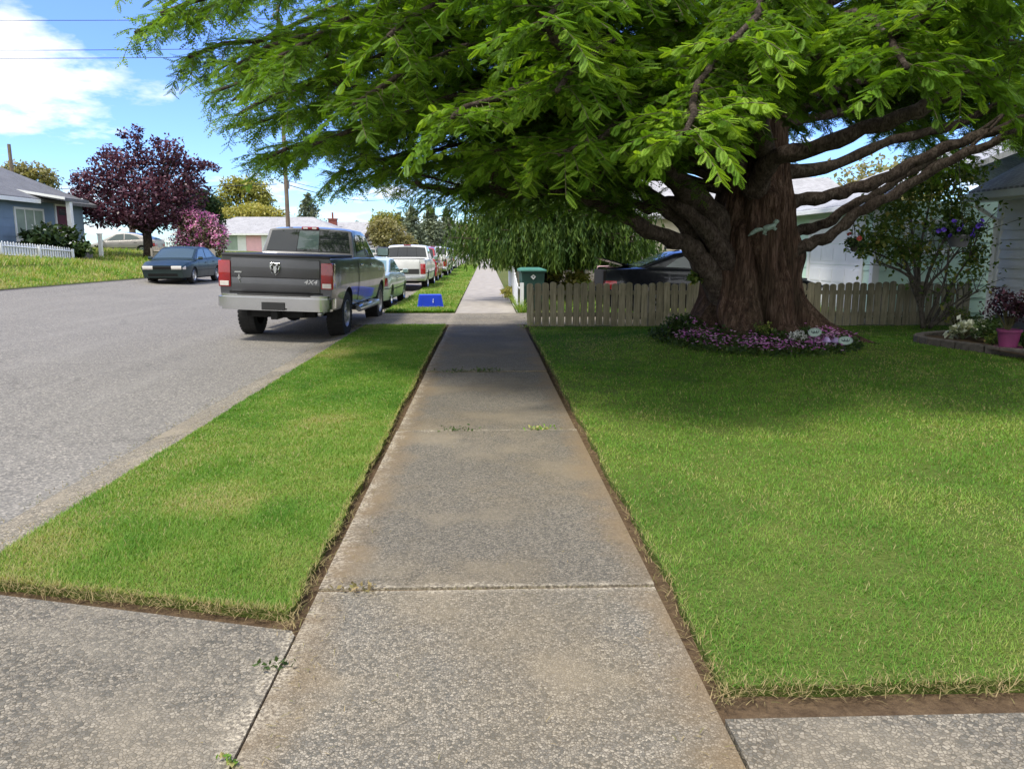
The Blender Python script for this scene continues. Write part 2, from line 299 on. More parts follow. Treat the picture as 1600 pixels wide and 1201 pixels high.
M['red_lens'] = plain('red_lens', (.30, .006, .010), .15, .12, 9, coat=1)
M['clear_lens'] = plain('clear_lens', (.66, .62, .58), .15, .1, 20, coat=1)
M['bin_blue'] = plain('blue_plastic', (.006, .045, .58), .42, .06, 5)
M['bin_green'] = plain('green_plastic', (.022, .075, .062), .5, .12, 5)
M['bin_lid'] = plain('green_lid', (.07, .22, .18), .5, .1, 5)
M['pot'] = plain('magenta_pot', (.20, .035, .12), .5, .12, 5)
M['greypot'] = plain('grey_pot', (.10, .10, .115), .6, .15, 5)
M['verdigris'] = plain('verdigris_metal', (.22, .30, .26), .6, .35, 20)
M['plaque'] = plain('pale_plaque', (.36, .46, .43), .6, .15, 20)
M['plaque_ink'] = plain('plaque_lettering', (.07, .10, .11), .7, .1, 20)
M['mush'] = plain('lilac_mushroom', (.42, .32, .58), .4, .1, 20)
M['orange'] = plain('orange_post', (.35, .14, .06), .7, .25, 8)
M['wire'] = plain('wire_black', (.03, .03, .035), .7, .05, 5)
M['mauve'] = plain('faded_mauve_cloth', (.42, .27, .28), .85, .2, 7)

# ------------------------------------------------------------ mesh helpers
def link(o, parent=None):
    COL.objects.link(o)
    if parent is not None: o.parent = parent
    return o
def tag(o, label=None, cat=None, group=None, kind=None):
    if label: o['label'] = label
    if cat: o['category'] = cat
    if group: o['group'] = group
    if kind: o['kind'] = kind
    return o
def thing(name, label, cat, loc=(0, 0, 0), rz=0, group=None):
    o = bpy.data.objects.new(name, None); o.empty_display_size = .2; o.location = loc; o.rotation_euler = (0, 0, rz); link(o)
    return tag(o, label, cat, group)
def copy_tree(o, parent=None):
    c = o.copy(); COL.objects.link(c)
    if parent is not None: c.parent = parent
    for ch in list(o.children): copy_tree(ch, c)
    return c
class MB:
    def __init__(s): s.v = []; s.f = []
    def add(s, vs, fs):
        n = len(s.v); s.v += [tuple(p) for p in vs]; s.f += [tuple(i + n for i in f) for f in fs]; return s
    def box(s, x0, y0, z0, x1, y1, z1, b=0):
        if b <= 0 or min(x1 - x0, y1 - y0, z1 - z0) <= 2 * b:
            v = [(x, y, z) for x in (x0, x1) for y in (y0, y1) for z in (z0, z1)]
            return s.add(v, [(0, 1, 3, 2), (4, 6, 7, 5), (0, 4, 5, 1), (2, 3, 7, 6), (0, 2, 6, 4), (1, 5, 7, 3)])
        bm = bmesh.new(); bmesh.ops.create_cube(bm, size=1)
        for q in bm.verts: q.co = Vector(((x0 + x1) / 2 + q.co.x * (x1 - x0), (y0 + y1) / 2 + q.co.y * (y1 - y0), (z0 + z1) / 2 + q.co.z * (z1 - z0)))
        bmesh.ops.bevel(bm, geom=list(bm.edges), offset=b, segments=2, affect='EDGES', profile=.5)
        bm.verts.index_update(); s.add([q.co for q in bm.verts], [[q.index for q in f.verts] for f in bm.faces]); bm.free(); return s
    def tube(s, pts, rad, n=8, cap=True):
        pts = [Vector(p) for p in pts]; m = len(pts)
        if isinstance(rad, (int, float)): rad = [rad] * m
        base = len(s.v); prev = None
        for i, p in enumerate(pts):
            t = (pts[min(i + 1, m - 1)] - pts[max(i - 1, 0)]).normalized()
            if prev is None:
                a = Vector((0, 0, 1)) if abs(t.z) < .9 else Vector((1, 0, 0)); u = t.cross(a).normalized()
            else: u = (prev - t * prev.dot(t)).normalized()
            prev = u; ww = t.cross(u)
            for k in range(n):
                th = 2 * math.pi * k / n; s.v.append(tuple(p + (u * math.cos(th) + ww * math.sin(th)) * rad[i]))
        for i in range(m - 1):
            for k in range(n):
                a = base + i * n + k; b2 = base + i * n + (k + 1) % n; s.f.append((a, b2, b2 + n, a + n))
        if cap:
            s.f.append(tuple(base + k for k in reversed(range(n)))); s.f.append(tuple(base + (m - 1) * n + k for k in range(n)))
        return s
    def lathe(s, prof, n=24, c=(0, 0, 0), axis='z'):
        base = len(s.v); m = len(prof)
        for r, h in prof:
            for k in range(n):
                th = 2 * math.pi * k / n; a, b2 = r * math.cos(th), r * math.sin(th)
                p = (a, b2, h) if axis == 'z' else ((h, a, b2) if axis == 'x' else (a, h, b2))
                s.v.append((p[0] + c[0], p[1] + c[1], p[2] + c[2]))
        for i in range(m - 1):
            for k in range(n):
                a = base + i * n + k; b2 = base + i * n + (k + 1) % n; s.f.append((a, b2, b2 + n, a + n))
        return s
    def prism(s, poly, h0, h1, axis='z'):
        def q(a, b2, h): return (a, b2, h) if axis == 'z' else ((h, a, b2) if axis == 'x' else (a, h, b2))
        n = len(poly); vs = [q(a, b2, h0) for a, b2 in poly] + [q(a, b2, h1) for a, b2 in poly]
        return s.add(vs, [tuple(range(n))[::-1], tuple(range(n, 2 * n))] + [(i, (i + 1) % n, (i + 1) % n + n, i + n) for i in range(n)])
    def quad(s, a, b2, c, d): return s.add([a, b2, c, d], [(0, 1, 2, 3)])
    def build(s, name, mat, parent=None, smooth=False, fix=True, auto=None):
        me = bpy.data.meshes.new(name); me.from_pydata(s.v, [], s.f); me.materials.append(mat if not isinstance(mat, str) else M[mat])
        if fix:
            bm = bmesh.new(); bm.from_mesh(me); bmesh.ops.recalc_face_normals(bm, faces=list(bm.faces)); bm.to_mesh(me); bm.free()
        if smooth: me.shade_smooth() if auto is None else me.shade_auto_smooth(angle=R(auto)) if hasattr(me, 'shade_auto_smooth') else smooth_by_angle(me, R(auto))
        me.update(); return link(bpy.data.objects.new(name, me), parent)
def smooth_by_angle(me, ang):
    me.shade_smooth(); bm = bmesh.new(); bm.from_mesh(me)
    for e in bm.edges: e.smooth = not (len(e.link_faces) == 2 and e.calc_face_angle(0) > ang)
    bm.to_mesh(me); bm.free()
def npmesh(name, V, F, mat, parent=None, tint=None, smooth=False):
    me = bpy.data.meshes.new(name); V = np.ascontiguousarray(V, dtype=np.float32); k = F.shape[1]
    me.vertices.add(len(V)); me.vertices.foreach_set('co', V.ravel())
    me.loops.add(F.size); me.loops.foreach_set('vertex_index', np.ascontiguousarray(F, dtype=np.int32).ravel())
    me.polygons.add(len(F)); me.polygons.foreach_set('loop_start', np.arange(0, F.size, k, dtype=np.int32))
    if tint is not None:
        a = me.attributes.new('tint', 'FLOAT', 'POINT'); a.data.foreach_set('value', np.ascontiguousarray(tint, dtype=np.float32))
    me.materials.append(M[mat] if isinstance(mat, str) else mat); me.update(calc_edges=True)
    if smooth: me.shade_smooth()
    return link(bpy.data.objects.new(name, me), parent)
def unit(a): return a / np.maximum(np.linalg.norm(a, axis=-1, keepdims=True), 1e-9)
def frames(d, up):
    d = unit(d); x = unit(np.cross(d, up)); n = np.cross(x, d); return x, d, n
def stamp(TV, TF, pos, d, up, size, width=None):
    """copies of a template (x across, y along, z normal) at many frames -> V, F"""
    x, y, n = frames(d, up); size = np.asarray(size)[:, None, None]; wd = size if width is None else np.asarray(width)[:, None, None]
    V = pos[:, None, :] + x[:, None, :] * TV[None, :, 0:1] * wd + y[:, None, :] * TV[None, :, 1:2] * size + n[:, None, :] * TV[None, :, 2:3] * size
    F = TF[None] + (np.arange(len(pos)) * len(TV))[:, None, None]
    return V.reshape(-1, 3), F.reshape(-1, TF.shape[1])
LEAF_V = np.array([(0, 0, 0), (.32, .45, .06), (0, 1, -.05), (-.32, .45, .06)], float); LEAF_F = np.array([(0, 1, 2, 3)])
def rand_dirs(n): return unit(RNG.normal(size=(n, 3)))
def leaves(name, pos, size, mat, parent=None, tint=None, droop=.3, jitter=.35, up=None):
    n = len(pos); d = rand_dirs(n); d[:, 2] -= droop; u = rand_dirs(n) * .7 + (0, 0, 1) if up is None else up
    sz = size * (1 + jitter * RNG.uniform(-1, 1, n)); V, F = stamp(LEAF_V, LEAF_F, pos, d, u, sz)
    t = RNG.uniform(0, 1, n) if tint is None else tint
    return npmesh(name, V, F, mat, parent, np.repeat(t, 4))
def blob_points(blobs, n, shell=.55):
    w_ = np.array([b[3] * b[4] + b[4] * b[5] + b[3] * b[5] for b in blobs]); c = RNG.choice(len(blobs), n, p=w_ / w_.sum()); B = np.array(blobs)[c]
    d = rand_dirs(n); r = (shell + (1 - shell) * RNG.uniform(0, 1, n)) ** .8
    wob = 1 + .18 * np.sin(d[:, 0] * 7 + c) * np.sin(d[:, 1] * 6 + c * 2) + .12 * np.sin(d[:, 2] * 11 + c * 3)
    return B[:, :3] + d * B[:, 3:6] * (r * wob)[:, None], c
def text_mesh(txt, size, depth, shear=0):
    cu = bpy.data.curves.new('t', 'FONT'); cu.body = txt; cu.size = size; cu.extrude = depth; cu.shear = shear; cu.align_x = 'CENTER'; cu.align_y = 'CENTER'; cu.offset = size * .02
    o = bpy.data.objects.new('t', cu); COL.objects.link(o); dg = bpy.context.evaluated_depsgraph_get(); me = bpy.data.meshes.new_from_object(o.evaluated_get(dg)); bpy.data.objects.remove(o); return me
def bez2(p0, p1, p2, n): return [Vector(p0) * (1 - t) ** 2 + Vector(p1) * 2 * t * (1 - t) + Vector(p2) * t * t for t in [i / (n - 1) for i in range(n)]]
def smoothline(pts, per=5):
    """Catmull-Rom through (Vector, radius) stations"""
    out = []; n = len(pts)
    for i in range(n - 1):
        p = [pts[max(0, i - 1)], pts[i], pts[i + 1], pts[min(n - 1, i + 2)]]
        for k in range(per):
            t = k / per
            q = [0.5 * (2 * p[1][0] + (p[2][0] - p[0][0]) * t + (2 * p[0][0] - 5 * p[1][0] + 4 * p[2][0] - p[3][0]) * t * t + (3 * p[1][0] - p[0][0] - 3 * p[2][0] + p[3][0]) * t ** 3)]
            out.append((q[0], p[1][1] * (1 - t) + p[2][1] * t))
    out.append(pts[-1]); return out
# ------------------------------------------------------------ the ground
TREE = (4.25, 12.5)
def vnoise(x, y, seed=0):
    x = np.asarray(x, float); y = np.asarray(y, float); xi = np.floor(x).astype(int); yi = np.floor(y).astype(int); fx = x - xi; fy = y - yi
    def h(a, b): 
        n = (a * 374761393 + b * 668265263 + seed * 1442695) & 0x7fffffff; n = ((n ^ (n >> 13)) * 1274126177) & 0x7fffffff; return (n % 10007) / 10007.0
    fx = fx * fx * (3 - 2 * fx); fy = fy * fy * (3 - 2 * fy)
    return (h(xi, yi) * (1 - fx) + h(xi + 1, yi) * fx) * (1 - fy) + (h(xi, yi + 1) * (1 - fx) + h(xi + 1, yi + 1) * fx) * fy
def fbm(x, y, seed=0): return (vnoise(x, y, seed) + .5 * vnoise(x * 2.1, y * 2.1, seed + 1) + .25 * vnoise(x * 4.3, y * 4.3, seed + 2)) / 1.75
def H(x, y=30):
    if x >= -2.72: return 0.0
    if x > -13.5: return -.075 + (-2.72 - x) * .032
    d = -13.5 - x
    z = .40 + .1 * min(d, 10) + .008 * max(0, d - 10)
    if x < -17: z += .22 * math.exp(-((y - 29) / 5.5) ** 2) - .16 * math.exp(-((y - 40) / 4) ** 2)
    return z
def mound(x, y): return .27 * math.exp(-(((x - TREE[0]) / 1.75) ** 2 + ((y - TREE[1]) / 1.75) ** 2) ** 1.3)
def struct(name, mb, mat, **k): return tag(mb.build(name, mat, **k), kind='structure')
def sheet(x0, x1, y0, y1, nx, ny, zf, mb=None):
    mb = mb or MB(); b = len(mb.v)
    for j in range(ny + 1):
        for i in range(nx + 1):
            x = x0 + (x1 - x0) * i / nx; y = y0 + (y1 - y0) * j / ny; mb.v.append((x, y, zf(x, y)))
    for j in range(ny):
        for i in range(nx):
            a = b + j * (nx + 1) + i; mb.f.append((a, a + 1, a + nx + 2, a + nx + 1))
    return mb
g = MB(); xs = [-900, -300, -120, -60, -40, -23.5, -20, -17, -13.5, -2.72, 0, 30, 900]; ys = [-80, 0, 20, 40, 80, 200, 1500]
for y in ys:
    for x in xs: g.v.append((x, y, min(H(x, 60), 2.2) - .16))
for j in range(len(ys) - 1):
    for i in range(len(xs) - 1): a = j * len(xs) + i; g.f.append((a, a + 1, a + len(xs) + 1, a + len(xs)))
struct('ground', g, 'yard')
struct('street', sheet(-13.5, -2.72, -25, 320, 12, 60, lambda x, y: H(x)), 'asphalt', smooth=True)
def kerb(y0, y1, name='kerb'):
    pr = [(-2.86, -.16), (-2.50, -.16), (-2.50, .0), (-2.56, .0), (-2.60, -.022), (-2.86, -.064)]
    m = MB(); m.prism(pr, y0, y1, axis='y'); return struct(name, m, 'kerb')
y = 3.42
while y < 15.9:
    kerb(y, min(y + 3.04, 15.95)); y += 3.055
for y0, y1 in ((18.95, 24), (24.01, 30), (30.01, 37.4), (38.8, 46), (46.01, 58), (58.01, 90)): kerb(y0, y1)
m = MB(); m.box(-13.66, -25, .1, -13.5, 120, .41); struct('kerb', m, 'kerb_far')
struct('soil', sheet(-2.49, 9.4, 1.9, 16.2, 1, 1, lambda x, y: -.04), 'soil')
# sidewalk slabs, each a little out of level with the next
def slab(name, poly, z, mat, th=.08):
    m = MB(); m.prism(poly, z - th, z); return struct(name, m, mat)
jt = [-2.5, .25, 3.315, 6.455, 9.70, 13.0, 15.97]
dz = [0, 0, .006, -.004, .008, -.003]
for i in range(len(jt) - 1):
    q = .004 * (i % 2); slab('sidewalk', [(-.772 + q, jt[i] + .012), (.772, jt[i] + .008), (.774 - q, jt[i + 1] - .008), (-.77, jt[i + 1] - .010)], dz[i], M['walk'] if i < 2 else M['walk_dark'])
slab('driveway', [(-2.86, -3), (-.779, -3), (-.779, 2.90), (-.80, 2.94), (-2.35, 3.36), (-2.86, 3.40)], .002, M['drive'])
slab('driveway', [(.784, -3), (14, -3), (14, 2.31), (.784, 2.29)], .001, M['drive'])
slab('driveway', [(-2.73, 15.98), (8.6, 15.98), (8.6, 18.86), (-2.73, 18.9)], .003, M['drive2'])
for y0, y1 in ((18.9, 24), (24.02, 30), (30.02, 37), (37.02, 44), (44.02, 60), (60.02, 130)): slab('sidewalk', [(-.76, y0), (.74, y0), (.74, y1), (-.76, y1)], .002, M['walk2'])
slab('path', [(-2.5, 37.5), (-.77, 37.5), (-.77, 38.7), (-2.5, 38.7)], .0, M['walk2'])
struct('yard', sheet(.76, 70, 18.88, 120, 20, 20, lambda x, y: .0 + .004 * max(0, y - 60)), 'yard')
struct('yard', sheet(.80, 70, 15.42, 15.97, 2, 2, lambda x, y: .0), 'yard')
for i, yj in enumerate(jt[1:-1]): struct('joint_soil', MB().quad((-.772, yj - .03, -.007 + .0005 * i), (.772, yj - .03, -.007 + .0005 * i), (.772, yj + .03, -.007 + .0005 * i), (-.772, yj + .03, -.007 + .0005 * i)), 'jointsoil')
struct('joint_soil', MB().quad((-.82, -2.5, -.009), (-.75, -2.5, -.009), (-.75, 2.92, -.009), (-.82, 2.92, -.009)), 'jointsoil')
def eoff(t, seed): return .045 * (fbm(t * 2.6, seed, 3) - .5) + .03 * (fbm(t * 11, seed, 8) - .5)
# lawns: turf with a ragged cut edge standing a little over the soil
def turf(name, x0, x1, y0f, y1, nx, ny, zf, mat):
    mb = MB(); b = 0; nxs = nx + 1
    for j in range(ny + 1):
        for i in range(nxs):
            u = i / nx; v = j / ny; x = x0 + (x1 - x0) * u; ya = y0f(x); yy = ya + (y1 - ya) * v
            if i in (0, nx): x += eoff(yy, i)
            if j == 0: yy += eoff(x, 2)
            mb.v.append((x, yy, zf(x, yy)))
    for j in range(ny):
        for i in range(nx): a = j * nxs + i; mb.f.append((a, a + 1, a + nxs + 1, a + nxs))
    edge = [i for i in range(nxs)] + [j * nxs + nx for j in range(1, ny + 1)] + [ny * nxs + i for i in range(nx - 1, -1, -1)] + [j * nxs for j in range(ny - 1, 0, -1)]
    k = len(mb.v)
    for e in edge: p = mb.v[e]; mb.v.append((p[0], p[1], -.06))
    for q in range(len(edge)): r = (q + 1) % len(edge); mb.f.append((edge[q], edge[r], k + r, k + q))
    return tag(mb.build(name, mat, smooth=False), kind='structure')
cutL = lambda x: 3.11 + (-.87 - x) * .25
turf('lawn', -2.485, -.845, cutL, 15.93, 16, 110, lambda x, y: .002 + .010 * fbm(x * 3, y * 3, 9), 'lawn')
turf('lawn', .848, 12.0, lambda x: 2.48 - .004 * x, 15.36, 90, 100, lambda x, y: .002 + .010 * fbm(x * 3, y * 3, 4) + mound(x, y), 'lawn')
turf('lawn', -2.49, -.78, lambda x: 18.98, 37.45, 6, 40, lambda x, y: .01, 'bank')
turf('lawn', -2.49, -.78, lambda x: 38.75, 95, 6, 40, lambda x, y: .01, 'bank')
struct('bank', sheet(-75, -13.66, -5, 130, 60, 60, lambda x, y: H(x, y) + .02 * fbm(x, y, 2)), 'bank', smooth=True)

# ------------------------------------------------------------ grass blades
BL_V = np.array([(-.5, 0, 0), (.5, 0, 0), (.42, .5, .10), (-.42, .5, .10), (.08, .98, .34), (-.08, .98, .34)]); BL_F = np.array([(0, 1, 2, 3), (3, 2, 4, 5)])
def grass(name, x, y, z, h, wd, tint, mat, lean=.85):
    n = len(x); az = RNG.uniform(0, 2 * np.pi, n); ln = lean * RNG.uniform(.15, 1.3, n)
    d = np.stack([np.cos(az) * ln, np.sin(az) * ln, np.ones(n)], 1); up = np.stack([np.cos(az), np.sin(az), -ln], 1) + .3 * RNG.normal(size=(n, 3))
    V, F = stamp(BL_V, BL_F, np.stack([x, y, z], 1), d, up, h, wd)
    return tag(npmesh(name, V, F, mat, None, np.repeat(np.clip(tint, 0, 1), 6)), kind='stuff')
def thin(x, y, ref, p=1.15):
    D = np.hypot(x, y); k = RNG.uniform(size=len(x)) < np.minimum(1, (ref / np.maximum(D, .1)) ** p); return k
def vH(x, y): return np.array([H(a, b) for a, b in zip(x, y)])
def lawn_tint(x, y, base, seed):
    t = base + .62 * (fbm(x * .9, y * .9, seed) - .5) + .45 * (fbm(x * 3.3, y * 3.3, seed + 7) - .5) + RNG.normal(0, .13, len(x))
    straw = RNG.uniform(size=len(x)) < .06 + .40 * np.clip(fbm(x * 1.3, y * 1.3, seed + 13) - .55, 0, 1) * 2
    return np.where(straw, RNG.uniform(.8, 1, len(x)), np.minimum(t, .80))
# right lawn
n = 1700000; x = RNG.uniform(.80, 11.6, n); y = RNG.uniform(2.40, 15.3, n)
k = (x > .842 + eoff(y, 0)) & (y > 2.462 + eoff(x, 2)) & (x < .78 * y + .2) & thin(x, y, 3.2, 1.25); x, y = x[k], y[k]
mz = .27 * np.exp(-(((x - TREE[0]) / 1.75) ** 2 + ((y - TREE[1]) / 1.75) ** 2) ** 1.3); k = mz < .17; x, y, mz = x[k], y[k], mz[k]; D = np.hypot(x, y)
bald = 0
for bx, by, br in ((3.05, 5.05, .16), (2.0, 6.3, .13), (1.9, 3.5, .2), (3.6, 4.2, .14), (1.35, 8.2, .15)): bald = bald + np.exp(-((x - bx) / br) ** 2 - ((y - by) / (br * 1.3)) ** 2)
k = RNG.uniform(size=len(x)) > .75 * bald + .55 * np.clip(fbm(x * 4.1, y * 4.1, 77) - .58, 0, 1) * 2; x, y, mz, D = x[k], y[k], mz[k], D[k]
t = lawn_tint(x, y, .44 - .12 * np.clip((D - 5) / 5, 0, 1), 21); edge = (y < 2.53 + .05 * RNG.normal(size=len(x))) | (x < .865 + .02 * RNG.normal(size=len(x))); t = np.where(edge & (RNG.uniform(size=len(x)) < .45), RNG.uniform(.8, 1, len(x)), t)
grass('grass', x, y, .005 + mz, RNG.uniform(.013, .033, len(x)) * (.55 + 1.2 * fbm(x * 3.1, y * 3.1, 6)), np.maximum(.0026, .00070 * D) * RNG.uniform(.7, 1.3, len(x)), t, 'grass')
# verge between kerb and walk
n = 700000; x = RNG.uniform(-2.49, -.80, n); y = RNG.uniform(3.0, 15.95, n)
k = (x < -.838 + eoff(y, 16)) & (y > 3.10 + (-.86 - x) * .25 + eoff(x, 2)) & thin(x, y, 4.0, 1.15); x, y = x[k], y[k]; D = np.hypot(x, y)
yel = np.exp(-((x + 1.75) / .35) ** 2 - ((y - 4.55) / .35) ** 2) + .8 * np.exp(-((x + 1.7) / .5) ** 2 - ((y - 6.6) / .9) ** 2) + .5 * np.exp(-((x + 2.25) / .22) ** 2)
t = lawn_tint(x, y, .44, 31) + .52 * yel * RNG.uniform(.1, 1, len(x))
edge = (y < 3.14 + (-.86 - x) * .25) | (x > -.865); t = np.where(edge & (RNG.uniform(size=len(x)) < .6), RNG.uniform(.8, 1, len(x)), t)
grass('grass', x, y, np.full(len(x), .005), RNG.uniform(.013, .032, len(x)) * (.55 + 1.1 * fbm(x * 3.3, y * 3.3, 16)), np.maximum(.0026, .00070 * D) * RNG.uniform(.7, 1.3, len(x)), t, 'grass')
# dry clippings along the cut edges
n = 4500; s = RNG.uniform(0, 1, n); side = RNG.integers(0, 4, n)
x = np.select([side == 0, side == 1, side == 2, side == 3], [-.88 - s * 1.6, .88 + s * 2.2, np.full(n, -.828), np.full(n, .83)]); y = np.select([side == 0, side == 1, side == 2, side == 3], [3.085 + s * 1.6 * .25, np.full(n, 2.455), 2.95 + s ** 1.8 * 12, 2.4 + s ** 1.8 * 12])
x = x + RNG.normal(0, .022, n); y = y + RNG.normal(0, .022, n)
grass('dry_grass', x, y, RNG.uniform(-.03, .015, n), RNG.uniform(.02, .06, n), np.full(n, .003), RNG.uniform(.2, 1, n), 'drygrass', 1.4)
# clippings and bits blown onto the walk and the gutter
n = 700; x = np.concatenate([RNG.normal(-.70, .06, n // 2), RNG.normal(.70, .06, n // 4), RNG.uniform(-.7, .7, n // 4)]); y = 1.6 + 13 * RNG.uniform(size=len(x)) ** 1.5
grass('dry_grass', x, y, np.full(len(x), .010), RNG.uniform(.012, .04, len(x)), np.full(len(x), .003), RNG.uniform(.2, 1, len(x)), 'drygrass', 4.0)
n = 2600; x = np.concatenate([RNG.normal(-2.57, .03, n // 2), RNG.normal(-2.87, .05, n // 2)]); y = 3.5 + 12.5 * RNG.uniform(size=n) ** 1.2; k = (fbm(y * 1.2, x * 0, 44) > .42); x, y = x[k], y[k]
grass('dry_grass', x, y, np.where(x > -2.7, -.01, -.066), RNG.uniform(.012, .035, len(x)), np.full(len(x), .004), RNG.uniform(.0, .9, len(x)), 'drygrass', 2.0)
n = 1500; x = RNG.uniform(-.76, .76, n); yj = RNG.choice(np.array(jt[1:-1]), n); y = yj + RNG.normal(0, .008, n); k = fbm(x * 5 + yj * 7, yj, 3) > .45; x, y = x[k], y[k]
grass('dry_grass', x, y, np.full(len(x), -.014), RNG.uniform(.014, .034, len(x)), np.full(len(x), .003), RNG.uniform(0, 1, len(x)), 'drygrass', .8)
# farther verge
n = 60000; x = RNG.uniform(-2.48, -.80, n); y = 19 + 60 * RNG.uniform(size=n) ** 1.7; k = ~((y > 37.4) & (y < 38.8)); x, y = x[k], y[k]
grass('grass', x, y, np.full(len(x), .012), RNG.uniform(.04, .10, len(x)), .0011 * y, lawn_tint(x, y, .55, 41), 'grass')
# far bank, long uncut grass
n = 170000; x = -13.75 - 14 * RNG.uniform(size=n) ** 1.15; y = RNG.uniform(17, 66, n); k = thin(x, y, 24, 1.5) & (x > -.75 * y); x, y = x[k], y[k]; D = np.hypot(x, y)
grass('grass', x, y, vH(x, y) + .01, RNG.uniform(.10, .34, len(x)) * np.clip((-13.6 - x) / 2.5, .35, 1), .0011 * D, lawn_tint(x, y, .60, 51) + .12, 'grass', .4)
# rough weedy edge of the neighbours' yard
n = 26000; x = .80 + 8 * RNG.uniform(size=n) ** 1.5; y = RNG.uniform(18.95, 27, n); D = np.hypot(x, y)
hh = RNG.uniform(.06, .22, n) * (1 + 1.3 * np.exp(-((x - .86) / .08) ** 2)) * (.5 + fbm(x * 2, y * 2, 8)); k = ~((x > 1.0) & (x < 2) & (y > 18.9) & (y < 20))
grass('grass', x[k], y[k], np.full(k.sum(), .0), hh[k], .0010 * D[k], lawn_tint(x, y, .62, 61)[k], 'grass', .5)

# ------------------------------------------------------------ weeds in the joints
def weed(name, label, x, y, r, n, mat='bed', h=.03):
    p = np.stack([x + RNG.normal(0, r, n), y + RNG.normal(0, r * .35, n), np.abs(RNG.normal(.004, h * .4, n))], 1)
    o = leaves(name, p, .026, mat, None, RNG.uniform(.3, 1, n), droop=-.4); return tag(o, label, 'weed', 'weeds growing in the paving joints')
weed('weed', 'flat green dandelion weed in the joint between near driveway and walk', -.79, 2.66, .03, 18)
weed('weed', 'small yellowish weed low down in the driveway joint at the bottom edge', -.785, 2.12, .02, 16, 'grass')
weed('weed', 'dry grassy weed at the verge end of the first cross joint', -.60, 3.31, .07, 40, 'drygrass')
weed('weed', 'bright leafy weed near the lawn side of the second cross joint', .46, 6.46, .075, 90, 'grass')
weed('weed', 'dull weed tuft in the middle of the second cross joint', -.24, 6.45, .10, 70)
weed('weed', 'tall leafy weed in the middle of the third cross joint', .0, 9.71, .10, 110, h=.06)
weed('weed', 'low spreading weed at the verge side of the third cross joint', -.42, 9.70, .18, 90)
weed('weed', 'bushy weed by the fence corner at the end of the lawn', .82, 15.2, .10, 130, 'grass', .16)

